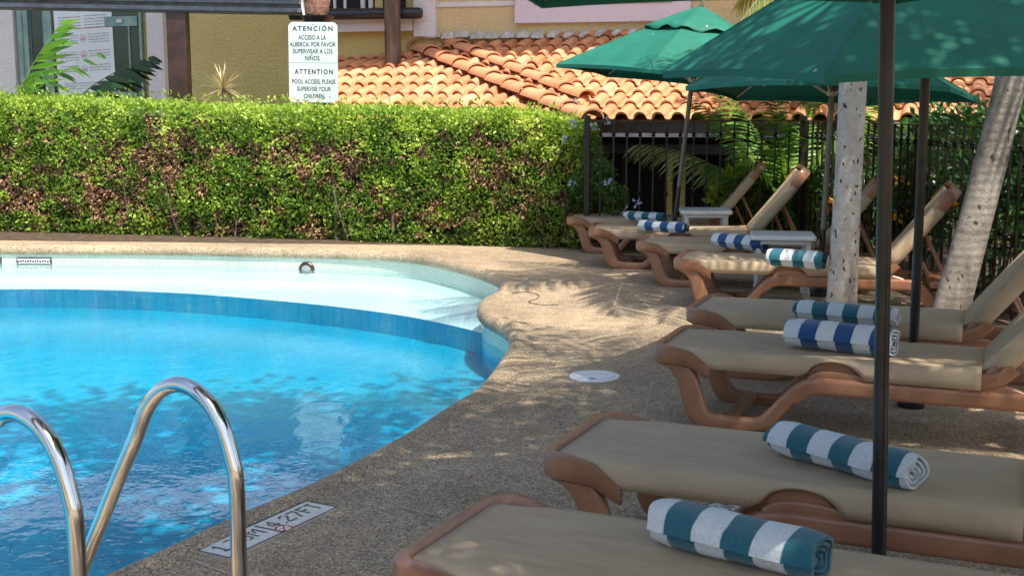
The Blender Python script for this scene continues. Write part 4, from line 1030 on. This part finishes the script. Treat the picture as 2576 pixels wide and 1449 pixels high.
def tile_mesh():
    prof = [(.155 * (1 - math.cos(math.pi * k / 9)) / 2, .072 * math.sin(math.pi * k / 9)) for k in range(10)] + [(.175, -.008), (.195, -.013), (.215, -.008), (.236, .003)]
    vs = [0, .18, .20, .225, .25, .415]; zz = [.0, 0, .004, .007, 0, 0]
    V = []; Fc = []; m = len(prof)
    for v, b in zip(vs, zz):
        for (u, h) in prof: V.append((u * (1 + .04 * v / .4) - .005, v, h * (1 + .10 * v / .4) + (b if h > .02 else 0) + .036 * v / .415))
    for (u, h) in prof: V.append((u * 1.03 - .005, .413, h * 1.0 + .036 - .018))
    for i in range(len(vs)):
        for j in range(m - 1): Fc.append((i * m + j, i * m + j + 1, (i + 1) * m + j + 1, (i + 1) * m + j))
    return V, Fc
TV, TF = tile_mesh()
def slope(name, pl, poly_px, poly3=None, seed=1, dark=None):
    poly = [pl.uv(pl.hit(*p)) for p in poly_px] if poly3 is None else [pl.uv(np.array(p)) for p in poly3]
    us = [p[0] for p in poly]; vs = [p[1] for p in poly]; q = random.Random(seed); b = MB()
    v1 = max(vs)
    for i in range(int(math.ceil((max(us) - min(us)) / TP)) + 1):
        for j in range(int(math.ceil((v1 - min(vs)) / TL)) + 1):
            u = min(us) + i * TP; v = v1 - (j + 1) * TL
            if not inside((u + TP * .5, v + TL * .55), poly): continue
            du = q.uniform(-.006, .006); rot = q.uniform(-.02, .02); V = []
            for (x, y_, z_) in TV:
                w_ = pl.p + pl.a * (u + x + du + rot * y_) + pl.d * (v + y_) + pl.n * (z_ + q.uniform(-.0003, .0003)); V.append(w_ - axo)
            t = q.gauss(.52, .22)
            b.add(V, TF, min(1, max(0, t)))
    o = b.build(name, M['terra'], ax, smooth=True, fix=False, angle=35)
    # underlay
    ub = MB(); P3 = [pl.p + pl.a * u + pl.d * v - pl.n * .02 - axo for u, v in poly]; ub.add(P3, [tuple(range(len(P3)))]); ub.build('roof_deck', M['terra'], ax, fix=True)
    return o
eav = P(1560, 299, 15.05)
downA = -fb * 1.0 + np.array([0, 0, -KS]); PA = Plane(eav, downA)
slope('roof_slope', PA, [(1470, 303), (2540, 303), (2560, 86), (1040, 86)], seed=3)
PC = Plane(eav + np.array([0, 0, .11]), -(fb * math.cos(R(7)) + fa * math.sin(R(7))) + np.array([0, 0, -KS]))
ca_, _ = Wl(987, 60, -.55); cp = O + ea * ca_ - eb * .55; wcol.location = (cp[0], cp[1], 0)
Rtop = PC.hit(985, 108); Rbot = PC.hit(1425, 300)
slope('roof_slope', PC, [(740, 300), (1425, 303), (1010, 110), (938, 92), (852, 158), (800, 225)], seed=5)
# narrow strip between hip and valley
Vtop = PA.hit(1085, 100); Vbot = PA.hit(1470, 262)
dn = (Rbot - Rtop) * .0 + fa * 1.0 + np.array([0, 0, -.25]) - fb * .35
strip = MB(); ns = 40
for i in range(ns):
    for j in range(5):
        def sp_(a_, b_): top = Rtop + (Rbot - Rtop) * a_; bo = Vtop + (Vbot - Vtop) * a_; return top * (1 - b_) + bo * b_
        V = []; 
        for b_, hh in ((j / 5, 0), ((j + 1) / 5 + .02, .02)):
            for k in range(6):
                a_ = (i + k / 5) / ns; h = .045 * math.sin(math.pi * k / 5)
                V.append(sp_(a_, b_) + np.array([0, 0, h + hh]) - axo)
        strip.add(V, [(k, k + 1, 6 + k + 1, 6 + k) for k in range(5)] , min(1, max(0, rnd.gauss(.6, .15))))
strip.build('roof_slope', M['terra'], ax, smooth=True, fix=False)
def ridge(P0, P1, r=.13, L=.42, name='ridge'):
    P0 = np.array(P0); P1 = np.array(P1); D = P1 - P0; Ln = np.linalg.norm(D); d = D / Ln; s_ = np.cross(d, [0, 0, 1]); s_ /= np.linalg.norm(s_); u_ = np.cross(s_, d); b = MB(); n = int(Ln / L)
    for i in range(n + 1):
        V = []; t0 = i * L; q = rnd.uniform(-.012, .012)
        for v, rr, dz in ((0, r * .90, 0), (L * .9, r * 1.0, .02), (L * .92, r * 1.1, .026), (L * 1.08, r * 1.1, .03), (L * 1.08, r * .98, .02)):
            for k in range(13):
                a = math.pi * k / 12; V.append(P0 + d * (t0 + v) + s_ * (rr * math.cos(a) + q) + u_ * (rr * .72 * math.sin(a) + dz) - axo)
        m = 13; b.add(V, [(i2 * m + j, i2 * m + j + 1, (i2 + 1) * m + j + 1, (i2 + 1) * m + j) for i2 in range(4) for j in range(m - 1)], min(1, max(0, rnd.gauss(.5, .14))))
    return b.build(name, M['terra'], ax, smooth=True, fix=False, angle=40)
ridge(Rtop + np.array([0, 0, .07]), Rbot + np.array([.1, -.1, .06]), .15, .52)
ridge(Vtop + np.array([0, 0, .06]), Vbot + np.array([0, 0, .07]), .125, .5)
# left verge of dark edge tiles
Lt = PC.hit(930, 98); Lb = PC.hit(815, 185)
ridge(Lt + np.array([0, 0, .02]), PC.hit(770, 250) + np.array([0, 0, 0]), .10, .36, 'verge')
# mortar against the wall
mo = MB()
for i in range(34):
    a = aC + .15 + i * .235 + rnd.uniform(-.01, .01); zz = Wl(1100, 88)[1] + rnd.uniform(-.02, .02)
    V = []; n = 9
    for yv, k in ((-.02, 1.0), (-.13, .85)):
        for j in range(n + 1): t = math.pi * j / n; V.append((a + .115 * math.cos(t) * k, yv, zz - .05 + .10 * math.sin(t) * k - (.02 if k < 1 else 0)))
    V += [(a, -.02, zz - .09), (a, -.13, zz - .09)]
    mo.add([Vector(v) for v in V], [(j, j + 1, n + 2 + j, n + 1 + j) for j in range(n)] + [tuple(range(n + 1))[::-1], tuple(range(n + 1, 2 * n + 2))])
mo.build('mortar', M['mortar'], house, smooth=True)
# eave gutter, dark wall and posts under the eave
e0 = PA.hit(1400, 303); e1 = PA.hit(2560, 303)
def along(t, dz=0, dy=0): return e0 + (e1 - e0) * t + np.array([0, 0, dz]) + fb * dy - axo
def beam3(name, t0, t1, z0, z1, y0, y1, m):
    V = [along(t, z, y_) for z in (z0, z1) for y_ in (y0, y1) for t in (t0, t1)]
    return MB().add(V, [(0, 2, 3, 1), (4, 5, 7, 6), (0, 1, 5, 4), (2, 6, 7, 3), (0, 4, 6, 2), (1, 3, 7, 5)]).build(name, m, ax)
beam3('fascia', 0, 1, -.16, -.04, .05, .12, M['brown_steel']); beam3('gutter', 0, 1, -.20, -.155, .0, .10, M['beam_edge']); beam3('lintel', 0, 1, -.42, -.30, .5, .62, M['beam'])
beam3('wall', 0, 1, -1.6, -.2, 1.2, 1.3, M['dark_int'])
beam3('wall', .50, 1, -1.45, -.42, .85, .95, M['shaded'])
for t in (.13, .24, .27, .42): beam3('jamb', t, t + .012, -1.45, -.42, .55, .62, M['shaded'] if t in (.24, .27) else M['brown_steel'])

# ------------------------------------------------------------------ palms and plants
def frond_mesh(L, n, ll, droop, rise=.9, bend=.5, wd=.03, seed=0, vee=.35, hang=.5, spread=1.0, base=.12, tonem=.5, face=False):
    """rachis along +x, arching; returns (leaf V,F,tones),(rachis path)"""
    q = random.Random(seed); V = []; Fc = []; T = []
    def rp(t): return Vector((L * (t * math.cos(rise * (1 - t * bend)) ), 0, L * (math.sin(rise) * t - droop * t * t)))
    for i in range(n):
        t = base + (1 - base) * i / (n - 1); p = rp(t); tg = (rp(min(1, t + .02)) - rp(t - .02)).normalized()
        lat = Vector((0, 1, 0)); up = tg.cross(lat) * -1
        for sg in (-1, 1):
            l = ll * (math.sin(math.pi * (.12 + .80 * t)) ** .7) * q.uniform(.88, 1.1)
            ang = (1.15 - .65 * t) * spread + q.uniform(-.09, .09)
            d = (tg * math.cos(ang) + lat * sg * math.sin(ang) + up * vee * q.uniform(.6, 1.2)).normalized()
            sd = (d.cross(lat) if face else d.cross(up)).normalized(); pts = []
            for k in range(5):
                s = k / 4; pts.append(p + d * l * s + Vector((0, 0, -hang * l * s * s)))
            ws = [.35, 1, .9, .55, .03]; b0 = len(V)
            for c_, w_ in zip(pts, ws): V.append(c_ + sd * wd * w_ / 2); V.append(c_ - sd * wd * w_ / 2)
            tn_ = min(1, max(0, q.gauss(tonem, .22)))
            for k in range(4): Fc.append((b0 + 2 * k, b0 + 2 * k + 1, b0 + 2 * k + 3, b0 + 2 * k + 2)); T.append(tn_)
    return V, Fc, T, [rp(i / 12) for i in range(13)]
def build_frond(name, Mx, m, parent, stem_m, sr=.012, **kw):
    V, Fc, T, rp = frond_mesh(**kw); b = MB(); b.v = [tuple(Mx @ v) for v in V]; b.f = Fc; b.t = T
    fr = b.build(name, m, parent, fix=False)
    MB().tube([Mx @ p for p in rp], [sr * (1 - .8 * i / 12) for i in range(13)], 6).build('rachis', stem_m, fr, smooth=True)
    return fr
M['rachis'] = m_noise('green rachis', (.12, .20, .04), (.22, .30, .08), 8, .45)
def palm(loc, pts, rs, trunk_m, label, nf, L, leaf_m, group=None, seed=0, crown_z=None, ll=.62):
    root = empty('palm_tree', (loc[0], loc[1], 0)); tag(root, label, 'palm tree', group)
    p = spline(pts, 6); r_ = np.interp(np.linspace(0, 1, len(p)), np.linspace(0, 1, len(rs)), rs)
    q = random.Random(seed)
    MB().tube(p, [a * (1 + .012 * q.uniform(-1, 1)) for a in r_], 28).build('trunk', trunk_m, root, smooth=True)
    top = Vector(pts[-1])
    MB().tube([top - Vector((0, 0, .1)), top + Vector((0, 0, .35)), top + Vector((0, 0, .6))], [rs[-1] * .95, rs[-1] * .8, .03], 16).build('crownshaft', M['rachis'], root, smooth=True)
    for i in range(nf):
        a = 2 * math.pi * i / nf * 1.0 + q.uniform(-.2, .2); up = q.uniform(.15, 1.0)
        Mx = Matrix.Translation(top + Vector((0, 0, .45))) @ Matrix.Rotation(a, 4, 'Z')
        build_frond('frond', Mx, leaf_m, root, M['rachis'], .018, L=L * q.uniform(.85, 1.1), n=34, ll=ll, droop=.25 + .5 * (1 - up) + .35, rise=up, wd=.036, seed=seed * 50 + i, vee=.25, hang=.45)
    return root
# two palms whose trunks stand among the loungers
X1 = (2128 - 1288) / F * 8.88
palm((X1, 8.88), [(0.0, 0, 0), (0, 0, .25), (.01, 0, .9), (.02, 0, 1.8), (.04, 0, 3.2), (.05, 0, 4.6)], [.118, .108, .096, .096, .09, .08], M['trunk_pale'], 'straight pale spotted palm trunk between the loungers', 13, 2.0, M['palm_leaf'], 'palms standing among the loungers', 3)
palm((3.12, 8.55), [(-.06, 0, 0), (0.0, 0, .3), (.11, 0, .8), (.24, .02, 1.4), (.31, .03, 1.8), (.40, .04, 2.8), (.45, .05, 4.4)], [.132, .122, .112, .106, .103, .095, .085], M['trunk_grey'], 'leaning grey ringed palm trunk at the right', 13, 2.2, M['palm_leaf'], 'palms standing among the loungers', 4)
# palms outside the frame on the right and behind the viewer: they shade the deck
palm((2.6, 1.6), [(0, 0, 0), (-.1, .1, 2), (-.5, .25, 4.3)], [.14, .12, .10], M['trunk_grey'], 'tall palm outside the frame on the right, shading the nearest deck', 17, 2.5, M['palm_leaf'], None, 5, ll=.75)
palm((1.9, -.6), [(0, 0, 0), (0.0, .1, 2), (.0, .2, 5.2)], [.14, .12, .10], M['trunk_grey'], 'tall palm behind the viewer, shading the deck by the ladder', 17, 2.6, M['palm_leaf'], None, 6, ll=.75)
palm((3.9, 3.9), [(0, 0, 0), (-.3, .1, 2.4), (-1.3, .2, 5.4)], [.14, .12, .10], M['trunk_grey'], 'leaning palm outside the frame behind the right fence', 15, 2.4, M['palm_leaf'], None, 8, ll=.7)

def shade_tree(loc, top, rad, n, label, seed):
    root = empty('shade_tree', (loc[0], loc[1], 0)); tag(root, label, 'tree')
    q = np.random.default_rng(seed); t = np.array(top) - [loc[0], loc[1], 0]
    MB().tube(spline([(0, 0, 0), tuple(t * [.15, .15, .35]), tuple(t * [.6, .6, .75]), tuple(t)], 6), np.linspace(.16, .05, 19), 14).build('trunk', M['trunk_brown'], root, smooth=True)
    cc = q.normal(0, .55, (16, 3)) * rad + t
    for c_ in cc[:8]: MB().tube([tuple(t * [.6, .6, .75]), tuple((t * [.6, .6, .75] + c_) / 2 + [0, 0, .15]), tuple(c_)], [.05, .03, .012], 7).build('limb', M['trunk_brown'], root, smooth=True)
    d = q.normal(0, 1, (n, 3)); d /= np.linalg.norm(d, axis=1)[:, None]
    leaves('crown', cc[q.integers(0, 16, n)] + d * q.uniform(.15, .75, (n, 1)), d, .15, M['crown'], root, .5)
shade_tree((-2.6, -1.6), (-1.0, 1.9, 5.6), (1.5, 1.1, .5), 5600, 'leafy tree behind the viewer on the left, shading the near end of the pool', 21)
shade_tree((3.4, .4), (1.35, 2.3, 5.8), (1.1, 1.3, .5), 5200, 'leafy tree outside the frame on the right, shading the near deck', 22)
shade_tree((-3.2, 1.0), (.0, 4.5, 5.7), (1.2, 1.1, .5), 3600, 'leafy tree left of the frame whose crown hangs over the pool', 23)
def fronds_at(name, label, cat, at, specs, m, group=None, **kw):
    root = empty(name, at); tag(root, label, cat, group)
    for i, (az, rise, L, droop) in enumerate(specs):
        Mx = Matrix.Rotation(R(az), 4, 'Z'); k = dict(n=22, ll=.4, wd=.035, vee=.3, hang=.35); k.update(kw)
        build_frond('frond', Mx, m, root, M['rachis'], .012, L=L, droop=droop, rise=R(rise), seed=i + int(abs(at[0]) * 100), **k)
    return root
b0 = P(-25, 300, 15.98)
fr1 = fronds_at('palm_plant', 'bright green palm frond arching in front of the left window', 'palm plant', (b0[0], b0[1], .5), [(6, 83, 2.35, .10), (170, 80, 1.9, .25), (30, 72, 1.5, .3)], M['palm_bright'], n=13, ll=.62, wd=.062, vee=.75, hang=.04, base=.42, bend=.20, face=True, tonem=.6)
b0 = P(-80, 300, 16.05)
fronds_at('palm_plant', 'spiky green plant at the left edge above the hedge', 'palm plant', (b0[0], b0[1], .6), [(8, 78, 2.1, .2), (20, 66, 1.9, .3), (-30, 75, 2.0, .25)], M['palm_leaf'], n=14, ll=.38, wd=.045, vee=.7, face=True)
b0 = P(150, 300, 16.7)
fronds_at('palm_plant', 'dark green palm frond in front of the poster', 'palm plant', (b0[0], b0[1], 1.38), [(8, 56, 1.35, .22)], M['palm_dark'], n=9, ll=.55, wd=.085, vee=.9, hang=.05, base=.35, face=True)
# pale striped spiky plant
b0 = P(562, 215, 16.0); sp = empty('spiky_plant', (b0[0], b0[1], 0)); tag(sp, 'pale straw coloured spiky plant in front of the olive wall', 'plant')
b = MB(); q = random.Random(4)
for i in range(70):
    a = q.uniform(0, 2 * math.pi); e = q.uniform(-.35, 1.5); l = q.uniform(.28, .50); d = Vector((math.cos(a) * math.cos(e), math.sin(a) * math.cos(e), math.sin(e))); sd = d.cross(Vector((0, 0, 1)))
    sd = sd.normalized() if sd.length > .01 else Vector((1, 0, 0)); p = Vector((0, 0, b0[2] - .05)); V = []
    for s, w_ in ((0, .012), (.4, .016), (.75, .011), (1, .001)):
        c_ = p + d * l * s + Vector((0, 0, -.10 * s * s * l * 2)); V += [c_ + sd * w_ / 2, c_ - sd * w_ / 2]
    b.add(V, [(0, 1, 3, 2), (2, 3, 5, 4), (4, 5, 7, 6)], q.random())
b.build('blades', M['straw'], sp, fix=False); MB().tube([(0, 0, 0), (0, 0, b0[2])], .02, 8).build('stem', M['stem'], sp, smooth=True)

def bush(name, label, loc, rad, n, size, m, cat='shrub', group=None, aspect=.5, flowers=None, nstem=6, clumps=14, shell=.5, up=.3):
    root = empty(name, loc); tag(root, label, cat, group)
    q = np.random.default_rng(int(abs(loc[0] * 37 + loc[1] * 91 + n)))
    rad = np.array(rad); cs = q.normal(0, 1, (clumps, 3)); cs /= np.linalg.norm(cs, axis=1)[:, None]; cs *= q.uniform(.3, .85, (clumps, 1)); cr = q.uniform(.22, .42, clumps)
    k = q.integers(0, clumps, n); d = q.normal(0, 1, (n, 3)); d /= np.linalg.norm(d, axis=1)[:, None]
    r = q.uniform(shell, 1, n) ** .6
    p = (cs[k] + d * (cr[k] * r)[:, None]) * rad + np.array([0, 0, rad[2]]); p = p[p[:, 2] > .02]; d = d[:len(p)]
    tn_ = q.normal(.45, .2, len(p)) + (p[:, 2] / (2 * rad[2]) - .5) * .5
    nm = (p - np.array([0, 0, rad[2]])) / rad; nm /= np.linalg.norm(nm, axis=1)[:, None] + 1e-6
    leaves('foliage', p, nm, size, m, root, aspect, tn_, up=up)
    for i in range(nstem):
        c_ = cs[i % clumps] * rad + np.array([0, 0, rad[2]]); MB().tube([(c_[0] * .15, c_[1] * .15, 0), tuple(c_ * [.6, .6, .55]), tuple(c_)], [.014, .010, .004], 6).build('stem', M['stem'], root, smooth=True)
    if flowers:
        fm, pts, fs = flowers
        for fp in pts:
            c_ = np.array(fp) - np.array(loc); nn = 16; dd = q.normal(0, 1, (nn, 3)); dd /= np.linalg.norm(dd, axis=1)[:, None]
            leaves('flower_head', c_ + dd * fs * .45, dd, fs * .6, fm, root, .8, None, up=0, spread=.3)
    return root
# plumbago by the fence post
pl_pts = [P(1448, 258, 13.2), P(1443, 312, 13.1), P(1527, 305, 13.2), P(1525, 455, 13.1), P(1600, 510, 13.0), P(1440, 460, 13.15), P(1575, 530, 13.0), P(1495, 318, 13.2), P(1418, 350, 13.15)]
bush('plumbago_bush', 'plumbago bush with pale blue flowers at the end of the hedge', (.72, 13.85, 0), (.42, .40, .74), 5200, .045, M['plum_leaf'], flowers=(M['flower_blue'], pl_pts[:3] + pl_pts[5:6] + pl_pts[7:], .05))
bush('plumbago_bush', 'smaller plumbago with pale blue flowers behind the iron pickets', (1.12, 13.75, 0), (.34, .30, .50), 3000, .045, M['plum_leaf'], flowers=(M['flower_blue'], pl_pts[3:5] + pl_pts[6:7], .06), clumps=10)
bush('lime_shrub', 'yellow green leafy shrub behind the fence, beside the farther white table', (2.52, 13.42, 0), (.34, .12, .46), 1500, .11, M['lime_leaf'], aspect=.55)
# big arching frond and areca palm behind the fence
fronds_at('palm_plant', 'large yellowing palm frond arching behind the fence pickets', 'palm plant', (2.78, 13.68, .3), [(176, 68, 1.65, .42)], M['palm_yellow'], n=26, ll=.52, wd=.05, vee=.25, hang=.5)
fronds_at('areca_palm', 'tall green areca palm behind the fence corner', 'palm plant', (3.0, 13.62, 0), [(165, 88, 2.1, .22), (120, 86, 2.3, .2), (-20, 86, 2.4, .25), (250, 88, 2.2, .2), (290, 80, 1.9, .35), (20, 82, 2.1, .3), (60, 86, 2.3, .2), (190, 78, 1.5, .35), (-60, 82, 2.0, .3), (230, 76, 1.6, .3)], M['palm_leaf'], n=34, ll=.52, wd=.042, vee=.3, hang=.4, base=.2, tonem=.75, bend=.30)
bush('leafy_plant', 'broad leafed green plant under the areca palm', (2.90, 13.42, 0), (.34, .12, .36), 360, .24, M['palm_leaf'], aspect=.32, up=.1)
# dark shrubs along the right hand fence
ob = []
SH_ = [((3.55, 12.6), (.5, .6, .75)), ((3.75, 11.4), (.5, .6, .70)), ((4.0, 10.1), (.55, .65, .80)), ((4.25, 8.8), (.55, .6, .78)), ((4.5, 7.4), (.55, .6, .72)), ((4.35, 11.9), (.6, .8, .95)), ((4.9, 9.6), (.6, .9, 1.0)), ((5.3, 12.6), (.8, .8, 1.0))]
lbl = ['dark shrub behind the fence, left of the pale trunk', 'dark shrub behind the fence, between the two palm trunks', 'dark shrub with orange flowers just behind the leaning trunk', 'dark leafy shrub right of the leaning trunk', 'dark leafy shrub behind the fence at the right edge',
       'taller dark shrub further back beyond the fence, left of the leaning trunk', 'taller dark shrub further back at the right edge', 'farthest dark shrub behind the others, under the low roof']
for i, ((x, y), rd_) in enumerate(SH_):
    fl = None
    if i < 4:
        q = random.Random(i); fl = (M['flower_orange'], [np.array([x - rd_[0] * q.uniform(.5, .85), y - rd_[1] * q.uniform(-.4, .8), q.uniform(.2, 1.1)]) for _ in range(4)], .075)
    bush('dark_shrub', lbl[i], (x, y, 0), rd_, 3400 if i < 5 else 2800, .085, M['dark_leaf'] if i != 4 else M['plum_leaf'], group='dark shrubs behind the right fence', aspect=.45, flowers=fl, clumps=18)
# brown tree trunk at the right edge
tr = empty('garden_tree', (4.62, 10.6, 0)); tag(tr, 'brown mossy tree trunk at the right edge behind the fence', 'tree')
MB().tube(spline([(0, 0, 0), (.02, 0, .8), (0.06, 0, 1.6), (.10, .1, 2.6), (.2, .2, 3.8)], 5), [.17] * 6 + [.15] * 8 + [.13] * 7, 20).build('trunk', M['trunk_brown'], tr, smooth=True)
q = np.random.default_rng(3); pc = q.normal(0, 1, (3500, 3)); pc /= np.linalg.norm(pc, axis=1)[:, None]; kk = q.integers(0, 9, 3500); cc = q.normal(0, .8, (9, 3)) + np.array([1.9, 2.0, 4.9])
leaves('crown', cc[kk] + pc * q.uniform(.2, .7, (3500, 1)), pc, .14, M['crown'], tr, .5)
# palm behind the parasols: its lowest fronds hang into the top of the frame
b0 = P(2062, -60, 14.4)
palm((b0[0] + .15, 14.4), [(0, 0, 0), (.05, 0, 1.4), (0, 0, b0[2] - .35)], [.10, .085, .07], M['trunk_brown'], 'slim palm behind the parasols, yellow green fronds hanging in at the top', 11, 1.45, M['palm_yellow'], None, 12, ll=.45)
